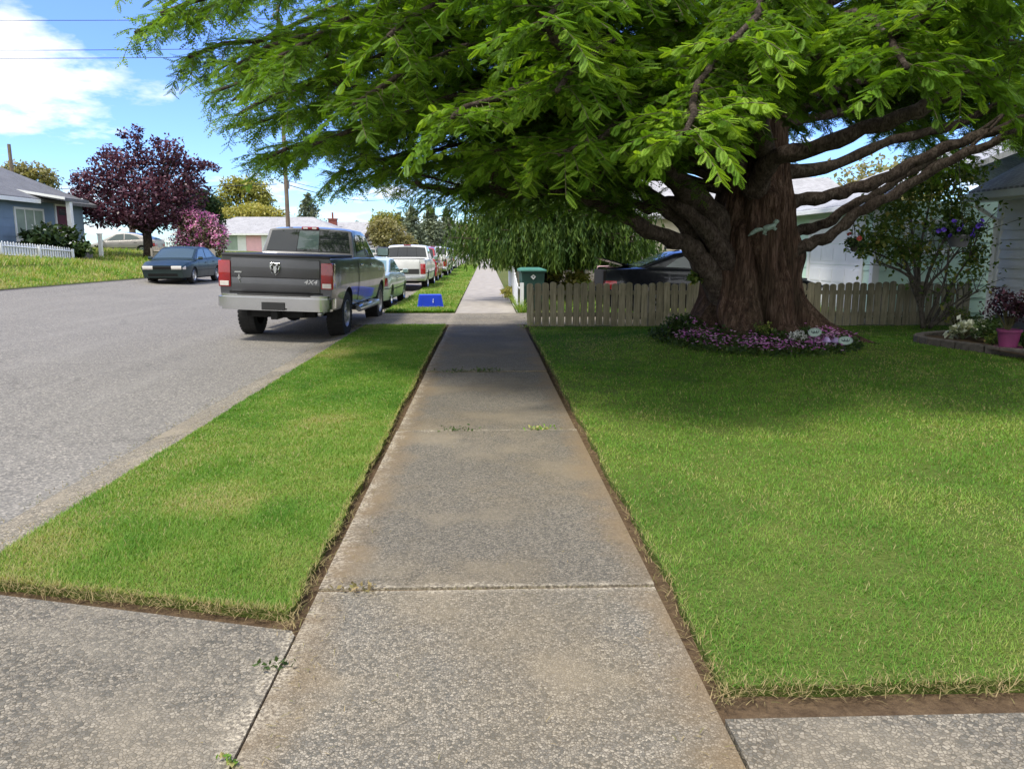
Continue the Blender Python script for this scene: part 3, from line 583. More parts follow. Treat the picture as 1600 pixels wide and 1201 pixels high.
# ------------------------------------------------------------ dawn redwood
def redwood():
    root = thing('redwood_tree', 'huge spreading tree with fluted red-brown trunk and feathery green foliage over the lawn', 'tree', (TREE[0], TREE[1], 0))
    T = Vector((TREE[0], TREE[1], 0))
    # trunk
    zs = np.concatenate([np.linspace(-.1, 3.6, 90), np.linspace(3.7, 10.5, 30)]); nth = 300
    prof_z = [-.1, .15, .4, .8, 1.3, 1.8, 2.2, 2.6, 3.2, 4, 6, 8, 10.5]; prof_r = [1.16, .97, .78, .67, .64, .63, .595, .53, .43, .36, .28, .2, .06]
    r0 = np.interp(zs, prof_z, prof_r); th = np.linspace(0, 2 * np.pi, nth, endpoint=False)
    TH, Z = np.meshgrid(th, zs); R0 = r0[:, None]
    fl = np.clip(1 - (Z - .2) / 3.6, .12, 1)
    tw = .25 * Z
    w1 = np.cos(3.5 * (TH + tw * .55) + .9 * np.sin(1.2 * Z + 2 * np.sin(TH)) + 1.1); w2 = np.cos(11 * (TH - tw * .25) + 1.7 * np.sin(.9 * Z + TH) + .4); w3 = np.cos(19 * TH + 3 * np.sin(1.1 * Z) + TH)
    rr = R0 * (1 + fl * (.20 - .36 * (1 - np.abs(w1)) ** 2.2 + .085 * (np.abs(w2) ** .7 - .6) + .022 * w3) - .07 * fl)
    rr += R0 * .03 * (fbm(TH * 14 / 6.283 * 2, Z * 1.1, 5) - .5) + R0 * .05 * (fbm(np.cos(TH) * 3 + 9, np.sin(TH) * 3 + Z * 1.3, 6) - .5) * 2
    rg = 1 - np.abs(2 * fbm(np.cos(TH) * 11 + 30 + .5 * np.sin(2 * Z), np.sin(TH) * 11 + 40 + Z * .45, 12) - 1); rr += R0 * (.075 * (rg - .6) + .03 * (fbm(np.cos(TH) * 26 + 60, np.sin(TH) * 26 + Z * 3, 15) - .5))
    for a_, z_, am, wa, wz in ((4.25, 1.75, .10, .30, .30), (3.6, 1.25, .13, .25, .28), (5.2, .9, .09, .25, .35), (5.9, 1.5, .11, .25, .28), (4.8, 2.3, .09, .3, .25), (3.9, .55, .10, .2, .25)):
        da = np.angle(np.exp(1j * (TH - a_))); rr += 1.5 * am * np.exp(-(da / wa) ** 2 - ((Z - z_) / wz) ** 2)
    # buttress root running out to the right and one to the left
    for a, amp, wdt, hz in ((-.35, .95, .22, .42), (3.5, .35, .3, .4), (-1.9, .25, .3, .35), (-1.2, .22, .25, .4), (1.6, .5, .3, .4)):
        da = np.angle(np.exp(1j * (TH - a))); rr += amp * np.exp(-(da / wdt) ** 2) * np.exp(-np.clip(Z, 0, 9) / hz)
    V = np.stack([T.x + rr * np.cos(TH) + .02 * Z, T.y + rr * np.sin(TH) - .015 * Z, Z], -1).reshape(-1, 3)
    nz = len(zs); F = [(i * nth + k, i * nth + (k + 1) % nth, (i + 1) * nth + (k + 1) % nth, (i + 1) * nth + k) for i in range(nz - 1) for k in range(nth)]
    o = npmesh('trunk', V - np.array([T.x, T.y, 0]), np.array(F), 'bark', root, smooth=True)
    # limbs seen in the photograph
    Lm = [
        [(1165, 520, 12.4, .30), (1125, 450, 12.2, .24), (1090, 400, 12.0, .165), (1062, 377, 11.9, .13), (1000, 353, 11.5, .105), (952, 325, 11.2, .095), (912, 309, 11.0, .085), (850, 303, 10.6, .07), (780, 300, 10.2, .055), (710, 297, 9.8, .045), (650, 285, 9.4, .03)],
        [(1165, 490, 12.5, .3), (1118, 415, 12.3, .20), (1070, 350, 12.2, .145), (1018, 305, 12.0, .11), (975, 285, 11.8, .09), (900, 262, 11.3, .07), (800, 240, 10.8, .04)],
        [(1170, 480, 12.5, .34), (1140, 395, 12.2, .27), (1105, 325, 12.1, .20), (1050, 275, 11.6, .17), (1015, 205, 10.8, .14), (960, 130, 10.0, .10), (900, 60, 9.5, .06)],
        [(1165, 470, 12.3, .25), (1125, 390, 12.0, .17), (1085, 340, 11.9, .11), (1045, 318, 12.0, .10), (1005, 322, 12.3, .08), (960, 300, 12.6, .06)],
        [(1175, 450, 12.4, .28), (1215, 408, 12.2, 0.148), (1248, 390, 12.1, 0.105), (1285, 373, 12.0, 0.090), (1330, 342, 11.9, 0.086), (1385, 308, 11.7, 0.078), (1455, 268, 11.5, 0.074), (1530, 230, 11.2, 0.066), (1625, 190, 10.8, 0.055), (1720, 160, 10.4, 0.031)],
        [(1175, 430, 12.5, .26), (1210, 386, 12.6, 0.140), (1245, 363, 12.6, 0.090), (1290, 347, 12.5, 0.082), (1340, 318, 12.4, 0.074), (1380, 295, 12.5, 0.066), (1440, 262, 12.8, 0.055), (1520, 235, 13.2, 0.031)],
        [(1170, 380, 12.5, .28), (1205, 332, 12.4, 0.156), (1250, 312, 12.3, 0.109), (1310, 304, 12.2, 0.098), (1365, 284, 12.1, 0.094), (1440, 250, 12.0, 0.090), (1520, 214, 11.8, 0.078), (1610, 185, 11.5, 0.062), (1700, 165, 11.2, 0.039)],
        [(1180, 300, 12.0, .22), (1205, 250, 11.5, 0.133), (1270, 232, 11.1, 0.117), (1370, 197, 10.6, 0.105), (1450, 162, 10.2, 0.101), (1530, 126, 9.7, 0.090), (1640, 72, 9.0, 0.070), (1760, 20, 8.4, 0.039)],
        [(1200, 270, 12.4, 0.156), (1290, 262, 12.5, 0.094), (1380, 225, 12.6, 0.078), (1470, 200, 12.6, 0.070), (1600, 150, 12.6, 0.055)],
        [(1150, 260, 11.9, .2), (1060, 190, 9.6, .10), (945, 130, 7.5, .065), (882, 72, 6.8, .055), (830, 0, 6.2, .045), (800, -60, 5.9, .03)],
        [(1190, 235, 11.8, .2), (1185, 130, 9.2, .10), (1260, 95, 8.0, .07), (1335, 76, 7.4, .06), (1405, 47, 6.9, .055), (1480, -5, 6.4, .045), (1540, -50, 6.1, .03)],
        [(1140, 260, 11.9, .2), (1010, 205, 11.0, .12), (880, 180, 10.2, .10), (760, 160, 9.6, .08), (650, 155, 9.2, .06), (520, 130, 8.8, .035)],
    ]
    lines = []; forks = []; rfork = random.Random(21)
    for L in Lm:
        st = smoothline([(P(a, b, c), r) for a, b, c, r in L], 5); q_ = len(lines)
        st = [(s[0] + Vector((0, .035 * math.sin(i * .9 + q_ * 2), .025 * math.sin(i * .63 + q_ * 1.7) + .02 * math.sin(i * 1.9))) * min(1, max(0, i - 8) / 6), s[1]) for i, s in enumerate(st)]
        if q_ in (0, 1, 2, 4, 6, 7, 8):
            for fr, sg in (((.50, 1), (.62, -1), (.74, 1), (.86, -1)) if q_ < 4 else ((.72, -1), (.84, 1))):
                i = int(len(st) * fr); p0 = st[i][0]; t0 = (st[i + 1][0] - p0).normalized(); lt = Vector((-t0.y, t0.x, 0)) * sg; ln_ = rfork.uniform(1.2, 2.2); e_ = p0 + (t0 * .7 + lt * rfork.uniform(.4, .9) + Vector((0, 0, rfork.uniform(-.1, .55)))) * ln_
                forks.append((bez2(p0, p0 + t0 * ln_ * .5 + Vector((0, 0, .12)), e_, 12), [max(.012, st[i][1] * .42 * (1 - .07 * k)) for k in range(12)], False, .75))
        lines.append(([s[0] for s in st], [s[1] for s in st], True, 2.6 if len(lines) < 4 else (4.0 if len(lines) in (4, 6) else (3.6 if len(lines) in (5, 7, 8) else 1.9))))
    lines += forks
    # the rest of the limbs, all round
    random.seed(11)
    def auto(az, Ln, z0, zm, ze, r=.11, bend=0):
        a = R(az); d = Vector((math.cos(a), math.sin(a), 0)); sd_ = Vector((-d.y, d.x, 0))
        p0 = T + d * .25 + Vector((0, 0, z0)); p2 = T + d * Ln + Vector((0, 0, ze)) + sd_ * bend; p1 = T + d * Ln * .5 + Vector((0, 0, zm)) - sd_ * bend * .6
        pts = bez2(p0, p1, p2, 22); pts = [p + Vector((random.uniform(-.05, .05), random.uniform(-.05, .05), random.uniform(-.05, .05))) * min(1, i / 6) for i, p in enumerate(pts)]
        lines.append((pts, [r * (1 - .85 * i / 21) + .012 for i in range(22)], False, 1.9))
    for az, Ln, z0, zm, ze in (
        (262, 6.4, 3.4, 4.9, 2.95), (255, 6.6, 3.8, 5.4, 3.1), (246, 7.2, 3.0, 4.6, 2.35), (270, 6.4, 4.2, 6.0, 3.5), (278, 5.8, 3.9, 5.3, 3.6), (238, 7.8, 3.6, 5.4, 3.1), (286, 5.8, 4.4, 5.9, 4.1), (252, 6.4, 3.1, 4.2, 2.5), (242, 6.8, 2.9, 3.9, 2.3), (266, 6.0, 3.4, 4.6, 3.0), (274, 5.4, 3.6, 4.6, 3.3),
        (228, 7.4, 3.0, 4.3, 2.6), (230, 7.3, 4.2, 6.2, 3.9), (220, 7.4, 3.4, 5.2, 2.9), (212, 7.0, 2.9, 4.3, 2.7), (214, 7.8, 4.2, 6.2, 4.1), (205, 7.3, 3.4, 5.3, 3.2), (198, 7.4, 2.7, 4.1, 2.75), (200, 8.5, 4.2, 6.4, 4.2), (191, 7.8, 3.4, 5.3, 3.4), (184, 7.6, 2.6, 4.1, 2.9), (186, 9.0, 4.4, 6.6, 4.4), (177, 8.0, 3.2, 5.2, 3.4), (170, 7.8, 2.8, 4.3, 3.0), (172, 9.2, 4.4, 6.8, 4.6), (160, 6.8, 3.4, 5.4, 3.3), (150, 5.6, 2.7, 4.4, 3.0), (205, 6.4, 2.5, 3.3, 2.6), (190, 6.5, 2.4, 3.3, 2.6), (222, 6.2, 2.6, 3.3, 2.5), (176, 6.6, 2.4, 3.2, 2.7),
        (182, 8.4, 3.8, 5.6, 3.9), (194, 8.2, 3.8, 5.6, 3.8), (207, 7.8, 3.6, 5.4, 3.6), (216, 7.6, 3.8, 5.6, 3.5), (224, 7.4, 4.0, 5.8, 3.4), (175, 8.6, 4.0, 6, 4.0), (188, 7, 3, 4.6, 3.3), (201, 6.8, 3, 4.6, 3.2), (218, 6.6, 2.9, 4.2, 2.9), (234, 7.0, 3.2, 4.8, 2.8), (196, 8.8, 4.6, 7.0, 5.0), (210, 8.4, 4.6, 7.0, 4.9), (180, 9.0, 4.8, 7.2, 5.0), (203, 8.6, 4.4, 6.5, 4.5), (222, 8.0, 4.6, 7, 4.7), (238, 7.4, 4.6, 7, 4.8), (252, 7, 4.8, 7, 4.6), (70, 6.4, 4.4, 6.2, 5.0), (52, 6.6, 4.2, 6.0, 4.6), (38, 7.0, 4.4, 6.4, 5.2), (20, 7.4, 4.6, 6.6, 5.4), (58, 6.0, 4.8, 7, 6.2), (30, 6.4, 5.0, 7.4, 6.4), (5, 6.8, 5.2, 7.6, 6.4), (345, 6.4, 5.4, 7.8, 6.6), (90, 5.6, 4.2, 6, 5.0),
        (12, 8.0, 3.7, 5.2, 3.9), (28, 7.4, 3.5, 5.0, 3.7), (40, 6.6, 3.4, 4.8, 3.6), (356, 7.6, 4.0, 5.6, 4.3), (50, 7.2, 3.8, 5.4, 4.2), (18, 8.4, 3.9, 5.8, 4.5), (14, 6.2, 4.0, 5.2, 4.2), (24, 6.8, 3.8, 5.2, 4.0), (33, 6.6, 4.4, 6.0, 4.7), (22, 7.8, 3.4, 4.6, 3.5), (36, 7.6, 3.5, 4.9, 3.7), (44, 6.2, 4.0, 5.6, 4.3), (8, 7.2, 4.6, 6.4, 5.0), (30, 7.0, 5.2, 7.0, 5.6), (16, 7.6, 5.6, 7.4, 6.0), (2, 7.4, 4.3, 6.0, 4.6), (135, 4.6, 3.0, 5.0, 3.4), (118, 4.6, 3.2, 5.2, 3.5), (100, 5.0, 3.0, 5.0, 3.5), (80, 4.8, 3.2, 5.2, 3.6), (62, 4.8, 3.4, 5.2, 3.6), (44, 5.2, 3.6, 5.4, 4.2), (26, 6.0, 3.8, 5.6, 4.4), (10, 7.2, 4.2, 6.0, 4.8), (352, 7.6, 4.6, 6.4, 5.2), (336, 7.2, 4.8, 6.6, 5.4), (320, 7.0, 5.0, 6.8, 5.6), (305, 6.6, 5.0, 6.8, 5.6), (296, 6.2, 4.8, 6.4, 5.2)):
        auto(az, Ln, z0, zm, ze, .06 if z0 < 3 else .075, random.uniform(-.7, .7))
    for k in range(13):   # upper tiers that close the crown over the lawn
        az = k * 137.5; z0 = 4.6 + k * .42; Ln = max(1.4, 7.2 - k * .45) * (.58 if 15 < az % 360 < 150 else 1); auto(az, Ln, z0, z0 + 1.9, z0 + .8, .10, random.uniform(-.5, .5))
    Ti = Vector((-T.x, -T.y, 0))
    rest = MB()
    for li, (pts, rad, shown, bare) in enumerate(lines):
        nseg = 12 if shown else 7
        kn = [r * (1 + .10 * math.sin(i * 1.7) + random.uniform(-.06, .06)) for i, r in enumerate(rad)]
        (MB().tube([p + Ti for p in pts], kn, nseg).build('limb', 'limb', root, smooth=True) if li < 95 else rest.tube([p + Ti for p in pts], kn, nseg))
    tag(rest.build('upper_limbs', 'limb', root, smooth=True), kind='stuff'); print('limbs', len(lines))
    # branchlets and feathery sprays
    sp_p, sp_d, sp_u, sp_s, sp_t = [], [], [], [], []; tw_ = MB()
    rnd = random.Random(5)
    for pts, rad, shown, bare in lines:
        cum = [0]
        for i in range(1, len(pts)): cum.append(cum[-1] + (pts[i] - pts[i - 1]).length)
        tot = cum[-1]; high = pts[0].z > 4.55
        s = bare if not high else 1.2; side = 1
        while s < tot:
            i = max(j for j in range(len(cum)) if cum[j] <= s); i = min(i, len(pts) - 2); f = (s - cum[i]) / max(1e-6, cum[i + 1] - cum[i]); p = pts[i].lerp(pts[i + 1], f); t = (pts[i + 1] - pts[i]).normalized()
            lat = Vector((-t.y, t.x, 0)).normalized() * side; side = -side
            fr = s / tot; ln = rnd.uniform(.3, .95) * (1.15 - .45 * fr) * (1.1 if high else 1)
            d = (lat * rnd.uniform(.5, 1.1) + t * rnd.uniform(.2, .9) + Vector((0, 0, rnd.uniform(-.6, .42)))).normalized()
            near = (p.y < 8.6) and not high; btint = rnd.gauss(0, .16)
            n = int(ln / (.040 if near else (.046 if not high else .16))); q = p.copy(); pl = [q.copy()]; drp = rnd.uniform(.2, 1.15)
            for j in range(n):
                d2 = (d + Vector((0, 0, -drp * (j / n) ** 1.4))).normalized(); q = q + d2 * (ln / n); pl.append(q.copy())
                if q.z < 1.95: break
                for sgn in ((1, -1) if rnd.random() < .85 else (1,)):
                    if j < 1: continue
                    l2 = Vector((-d2.y, d2.x, 0)); l2 = (l2.normalized() if l2.length > .05 else Vector((1, 0, 0))) * sgn
                    dd = (l2 * rnd.uniform(.45, 1.0) + d2 * rnd.uniform(.2, .8) + Vector((0, 0, rnd.uniform(-.6, .28)))).normalized()
                    u = Vector((rnd.uniform(-.5, .5), rnd.uniform(-.5, .5), 1))
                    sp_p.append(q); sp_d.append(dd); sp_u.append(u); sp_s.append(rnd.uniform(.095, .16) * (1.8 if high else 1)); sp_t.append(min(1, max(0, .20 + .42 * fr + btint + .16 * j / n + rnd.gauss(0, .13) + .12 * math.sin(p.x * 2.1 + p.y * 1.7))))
            if not high and len(pl) > 2: tw_.tube([v + Ti for v in pl[::3] + [pl[-1]]], .0042, 3, cap=False)
            s += rnd.uniform(.024, .056) if not high else rnd.uniform(.16, .3)
    tw_.build('twigs', 'twig', root, fix=False)
    A = lambda l: np.array([tuple(v) for v in l]); pos, dr, up = A(sp_p), A(sp_d), A(sp_u); size = np.array(sp_s); tint = np.array(sp_t)
    def feather(pairs, lw):
        v, f = [], []
        for k in range(pairs):
            t_ = .06 + .86 * k / (pairs - 1); L_ = .215 * (1 - abs(2 * t_ - .95) ** 3.2 * .75)
            for sg in (1, -1):
                b = len(v); a0 = (0, t_ - lw / 2, 0); a1 = (0, t_ + lw / 2, 0); m1 = (sg * L_ * .55, t_ + .05 + lw * .62, .015); m0 = (sg * L_ * .6, t_ + .05 - lw * .62, .015); tp = (sg * L_, t_ + .08, -.03)
                v += [a0, m0, tp, m1]; f.append((b, b + 1, b + 2, b + 3)); v[b] = (0, t_, 0)
        b = len(v); v += [(-.012, 0, 0), (.012, 0, 0), (.008, 1, -.03), (-.008, 1, -.03)]; f.append((b, b + 1, b + 2, b + 3))
        return np.array(v, float), np.array(f)
    dist = np.hypot(pos[:, 0], pos[:, 1]); Vs, Fs, Ts = [], [], []; off = 0
    for lo, hi, pairs, lw in ((0, 8.2, 10, .086), (8.2, 11, 7, .13), (11, 99, 4, .24)):
        for hz in (0, 1):
            k = (dist >= lo) & (dist < hi) & ((pos[:, 2] > 6.0) == bool(hz))
            if not k.any(): continue
            TV, TF = feather(pairs, lw) if not hz else feather(3, .42); V, F = stamp(TV, TF, pos[k], dr[k], up[k], size[k]); Vs.append(V); Fs.append(F + off); Ts.append(np.repeat(tint[k], len(TV))); off += len(V)
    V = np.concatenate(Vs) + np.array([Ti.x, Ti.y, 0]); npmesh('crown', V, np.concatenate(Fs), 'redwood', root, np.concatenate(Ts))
    print('SPRAYS', len(pos), 'faces', sum(len(f) for f in Fs))
redwood()
# ------------------------------------------------------------ vehicles
def interp(pts, y):
    if y <= pts[0][0]: return pts[0][1]
    for (a, b), (c, d) in zip(pts, pts[1:]):
        if y <= c: return b + (d - b) * (y - a) / max(1e-6, c - a)
    return pts[-1][1]
class Car:
    """body lofted along its length; y runs from the rear bumper (0) to the nose (L)"""
    def __init__(s, L, W, belt, roof, r, tw, wy, sill, zm=None, crown=.03, tuck=.06, tumble=.03, gtum=.24, ends=(.10, .14), rake=(.10, .16), arch=1.12, ginset=.05):
        s.L, s.W, s.belt, s.roof, s.r, s.tw, s.wy, s.sill, s.crown, s.tuck, s.tumble, s.gtum, s.ends, s.rake = L, W, belt, roof, r, tw, wy, sill, crown, tuck, tumble, gtum, ends, rake
        s.ra = r * arch; s.zm = zm or sill + .55 * (interp(belt, wy[0]) - sill); s.ginset = ginset
    def zt(s, y): return interp(s.belt, y)
    def zr(s, y): return interp(s.roof, y)
    def zb(s, y):
        z = s.sill
        for wy in s.wy:
            if abs(y - wy) < s.ra: z = max(z, s.r + math.sqrt(s.ra ** 2 - (y - wy) ** 2))
        return z
    def plan(s, y):
        e0, e1 = .55, .95; k = 1.0
        if y < e0: k -= s.ends[0] * (1 - y / e0) ** 2.2
        if s.L - y < e1: k -= s.ends[1] * (1 - (s.L - y) / e1) ** 2.2
        return k * s.W / 2
    def side(s, y, z):
        f = 1.0
        if z < s.zm: f -= s.tuck * ((s.zm - z) / max(.05, s.zm - s.sill)) ** 2
        else: f -= s.tumble * ((z - s.zm) / max(.05, s.zt(y) - s.zm)) ** 2
        return s.plan(y) * f
    def yy(s, y, z):
        d0, d1 = y, s.L - y
        if d0 < .5: y += s.rake[0] * max(0, (z - s.zm) / .5) * (1 - d0 / .5) + s.rake[0] * .6 * max(0, (s.zm - z) / .4) * (1 - d0 / .5)
        if d1 < .5: y -= s.rake[1] * max(0, (z - s.zm) / .4) * (1 - d1 / .5) + s.rake[1] * .6 * max(0, (s.zm - z) / .4) * (1 - d1 / .5)
        return y - s.L / 2
    def stations(s):
        ys = [0, .02, .06, .12, .2, .32, .45, .6] + [s.L - q for q in (0, .02, .06, .12, .2, .32, .45, .6)]
        ys += [.6 + (s.L - 1.2) * i / 26 for i in range(27)]
        for wy in s.wy: ys += [wy + s.ra * q for q in (-1.002, -.998, -.94, -.82, -.66, -.45, -.22, 0, .22, .45, .66, .82, .94, .998, 1.002)]
        ys += [p[0] for p in s.belt]; return sorted(set(round(min(max(q, 0), s.L), 4) for q in ys))
    def body(s, mb):
        sec = []
        for y in s.stations():
            zb, zt = s.zb(y), s.zt(y); rows = 9; p = []; zs_ = max(zb + .02, zt - .05)
            xb = s.side(y, zb); p.append((xb - .07, s.yy(y, zb), zb + .004))
            for i in range(rows): z = zb + (zs_ - zb) * i / (rows - 1); p.append((s.side(y, z), s.yy(y, z), z))
            x = s.side(y, zs_); p += [(x - .014, s.yy(y, zt), zt - .016), (x - .05, s.yy(y, zt), zt), (x * .6, s.yy(y, zt), zt + s.crown * .64), (x * .25, s.yy(y, zt), zt + s.crown * .94)]
            sec.append(p)
        n = len(sec[0]); m = len(sec); b = len(mb.v)
        for p in sec: mb.v += [(-x, y, z) for x, y, z in p] + p[::-1]
        w_ = 2 * n
        for i in range(m - 1):
            for k in range(w_ - 1): a = b + i * w_ + k; mb.f.append((a, a + 1, a + w_ + 1, a + w_))
        mb.f.append(tuple(b + k for k in range(w_))); mb.f.append(tuple(b + (m - 1) * w_ + k for k in reversed(range(w_)))); return mb
    def gx(s, y, z):
        zb = s.zt(y) - .01; return s.side(y, s.zt(y) - .05) - s.ginset - s.gtum * max(0, z - zb)
    def gtop(s, y, u):
        zr = s.zr(y); h = zr - s.zt(y); c = .035 * min(1, max(0, h) / .3); return zr + c * (1 - u * u)
    def cabin(s, mb):
        y0, y1 = s.roof[0][0], s.roof[-1][0]; ys = sorted(set([p[0] for p in s.roof] + [y0 + (y1 - y0) * i / 30 for i in range(31)])); b = len(mb.v); sec = []
        for y in ys:
            zb = s.zt(y) - .03; zr = max(s.zr(y), zb + .02); p = []
            zs_ = max(zb + .01, zr - .05)
            for i in range(5): z = zb + (zs_ - zb) * i / 4; p.append((s.gx(y, z), y - s.L / 2, z))
            x = s.gx(y, zs_); p.append((x - .02, y - s.L / 2, zr - .012))
            for u in (.88, .6, .25): p.append(((x - .02) * u, y - s.L / 2, zr + (s.gtop(y, u) - s.zr(y))))
            sec.append(p)
        n = len(sec[0]); w_ = 2 * n
        for p in sec: mb.v += [(-x, y, z) for x, y, z in p] + p[::-1]
        for i in range(len(sec) - 1):
            for k in range(w_ - 1): a = b + i * w_ + k; mb.f.append((a, a + 1, a + w_ + 1, a + w_))
        mb.f.append(tuple(b + k for k in range(w_))); mb.f.append(tuple(b + (len(sec) - 1) * w_ + k for k in reversed(range(w_)))); return mb
    def patch(s, mb, sg, y0, y1, z0, z1, off=.006, n=16):
        b = len(mb.v); rows = 6
        for i in range(n + 1):
            y = y0 + (y1 - y0) * i / n; a = max(z0, s.zb(y) + .012); c = min(z1, s.zt(y) - .052)
            for j in range(rows + 1): z = a + (c - a) * j / rows; mb.v.append((sg * (s.side(y, z) + off), s.yy(y, z), z))
        for i in range(n):
            for j in range(rows): q = b + i * (rows + 1) + j; mb.f.append((q, q + 1, q + rows + 2, q + rows + 1))
        return mb
    def endpatch(s, mb, front, x0, x1, z0, z1, off=.008, n=10):
        """patch on the tail or the nose"""
        b = len(mb.v); y = s.L if front else 0; o = off if front else -off
        for i in range(n + 1):
            x = x0 + (x1 - x0) * i / n
            for j in range(5): z = z0 + (z1 - z0) * j / 4; mb.v.append((x, s.yy(y, z) + o, z))
        for i in range(n):
            for j in range(4): q = b + i * 5 + j; mb.f.append((q, q + 1, q + 6, q + 5))
        return mb
    def sidewin(s, mb, sg, poly, off=.007):
        mb.add([(sg * (s.gx(y, z) + off), y - s.L / 2, z) for y, z in poly], [tuple(range(len(poly)))]); return mb
    def screen(s, mb, y0, y1, k0=.90, k1=.90, off=.009, u0=-1, u1=1):
        b = len(mb.v); nu = 12; nv = 6
        for j in range(nv + 1):
            y = y0 + (y1 - y0) * j / nv; zr = s.zr(y); x = (s.gx(y, max(zr - .05, s.zt(y))) - .02) * (k0 + (k1 - k0) * j / nv)
            e = .02; sl = (s.zr(y + e) - s.zr(y - e)) / (2 * e); nn = math.hypot(1, sl)
            for i in range(nu + 1): u = u0 + (u1 - u0) * i / nu; mb.v.append((x * u, y - s.L / 2 - sl / nn * off, s.gtop(y, u) + off / nn))
        for j in range(nv):
            for i in range(nu): q = b + j * (nu + 1) + i; mb.f.append((q, q + 1, q + nu + 2, q + nu + 1))
        return mb
def wheels(c, t, rimmat='alloy', spokes=6, rim=.66, dish=.02):
    r, tw = c.r, c.tw
    for wy in c.wy:
        for sg in (-1, 1):
            xo = c.plan(wy) - .035; cx = sg * (xo - tw / 2); cc = (cx, wy - c.L / 2, r); R_ = r * rim
            mb = MB(); face = sg * (tw / 2 - .02 - dish)
            mb.lathe([(R_ * 1.02, sg * tw * .48), (R_ * .99, sg * tw * .49), (R_ * .93, sg * tw * .42), (R_ * .90, face - sg * .03), (R_ * .3, face - sg * .035), (.0, face - sg * .03)], 28, cc, 'x')
            for k in range(spokes):
                a = 2 * math.pi * k / spokes; ca, sa = math.cos(a), math.sin(a); w0, w1 = R_ * .15, R_ * .10
                pts = []
                for rr, ww, xx in ((R_ * .12, w0, face + sg * .012), (R_ * .93, w1, face)):
                    for q in (-1, 1): pts.append((cc[0] + xx, cc[1] + ca * rr - sa * ww * q, cc[2] + sa * rr + ca * ww * q))
                bk = [(p[0] - sg * .03, p[1], p[2]) for p in pts]; v = pts + bk
                mb.add(v, [(0, 1, 3, 2), (4, 6, 7, 5), (0, 2, 6, 4), (1, 5, 7, 3)])
            mb.lathe([(R_ * .22, face - sg * .02), (R_ * .22, face + sg * .016), (R_ * .17, face + sg * .03), (0, face + sg * .03)], 16, cc, 'x')
            wo = mb.build('wheel', rimmat, t, smooth=True, auto=35)
            ty = MB(); h = tw / 2
            ty.lathe([(R_ * .98, -h * .92), (r * .86, -h), (r * .95, -h * .96), (r * .99, -h * .80), (r, -h * .5), (r, h * .5), (r * .99, h * .80), (r * .95, h * .96), (r * .86, h), (R_ * .98, h * .92)], 40, cc, 'x')
            # tread blocks
            for k in range(36):
                a = 2 * math.pi * k / 36; ca, sa = math.cos(a), math.sin(a)
                for q in (-.72, 0, .72):
                    x0, x1 = cc[0] + h * (q - .26), cc[0] + h * (q + .26); v = []
                    for x in (x0, x1):
                        for rr in (r * .985, r * 1.008):
                            for w2 in (-.028, .028): v.append((x, cc[1] + ca * rr - sa * w2, cc[2] + sa * rr + ca * w2))
                    ty.add(v, [(2, 3, 7, 6), (0, 1, 3, 2), (4, 6, 7, 5), (1, 5, 7, 3), (0, 2, 6, 4)])
            dk = MB(); dk.lathe([(R_ * .9, face - sg * .032), (0, face - sg * .032)], 20, cc, 'x')  # dark disc added behind the spokes to darken the gaps between them
            ty.build('tyre', 'rubber', wo, smooth=True, auto=40); dk.build('backing_disc', 'under', wo)
def under(c, t, top):
    mb = MB(); hw = c.W / 2 - c.tw - .10
    mb.box(-hw, .25 - c.L / 2, c.sill * .75, hw, c.L / 2 - .3, top - .08)
    y0, y1 = c.wy
    mb.box(-c.W / 2 + .16, y0 + c.ra + .05 - c.L / 2, c.sill + .005, c.W / 2 - .16, y1 - c.ra - .05 - c.L / 2, top - .1)
    for wy in c.wy: mb.tube([(-c.W / 2 + .2, wy - c.L / 2, c.r), (c.W / 2 - .2, wy - c.L / 2, c.r)], .05, 8)
    mb.build('underbody', 'under', t)
def mirror_part(c, t, y, mat, z, big=1.0):
    for sg in (-1, 1):
        x = c.side(y, c.zt(y) - .06); m = MB(); m.box(min(sg * (x + .03), sg * (x + .03 + .20 * big)), y - c.L / 2 - .05, z, max(sg * (x + .03), sg * (x + .03 + .20 * big)), y - c.L / 2 + .06, z + .15 * big, .03)
        m.tube([(sg * (x - .04), y - c.L / 2, z + .03), (sg * (x + .08), y - c.L / 2, z + .05)], .022, 6)
        o = m.build('mirror', mat, t, smooth=True, auto=40)
        gmb = MB(); gx0 = sg * (x + .05); gx1 = sg * (x + .01 + .20 * big); gmb.quad((gx0, y - c.L / 2 - .053, z + .025), (gx1, y - c.L / 2 - .053, z + .025), (gx1, y - c.L / 2 - .053, z + .15 * big - .02), (gx0, y - c.L / 2 - .053, z + .15 * big - .02)); gmb.build('mirror_glass', 'greyblue_glass', o)
def door(c, t, y0, y1, z0, mat, hy):
    for sg in (-1, 1):
        mb = MB(); c.patch(mb, sg, y0, y1, z0, 9); o = mb.build('door', mat, t, smooth=True)
        h = MB(); z = c.zt(hy) - .14; x = c.side(hy, z); h.box(min(sg * (x + .008), sg * (x + .034)), hy - c.L / 2 - .10, z - .018, max(sg * (x + .008), sg * (x + .034)), hy - c.L / 2 + .10, z + .018, .008); h.build('handle', 'chrome' if mat == 'truck' else mat, o, smooth=True, auto=40)
def seam(c, mb, sg, y, z0, z1):
    for i in range(5):
        a, b = z0 + (z1 - z0) * i / 5, z0 + (z1 - z0) * (i + 1) / 5
        mb.quad(*[(sg * (c.side(y, z) + .0075), c.yy(y, z) + q, z) for q, z in ((-.006, a), (.006, a), (.006, b), (-.006, b))])

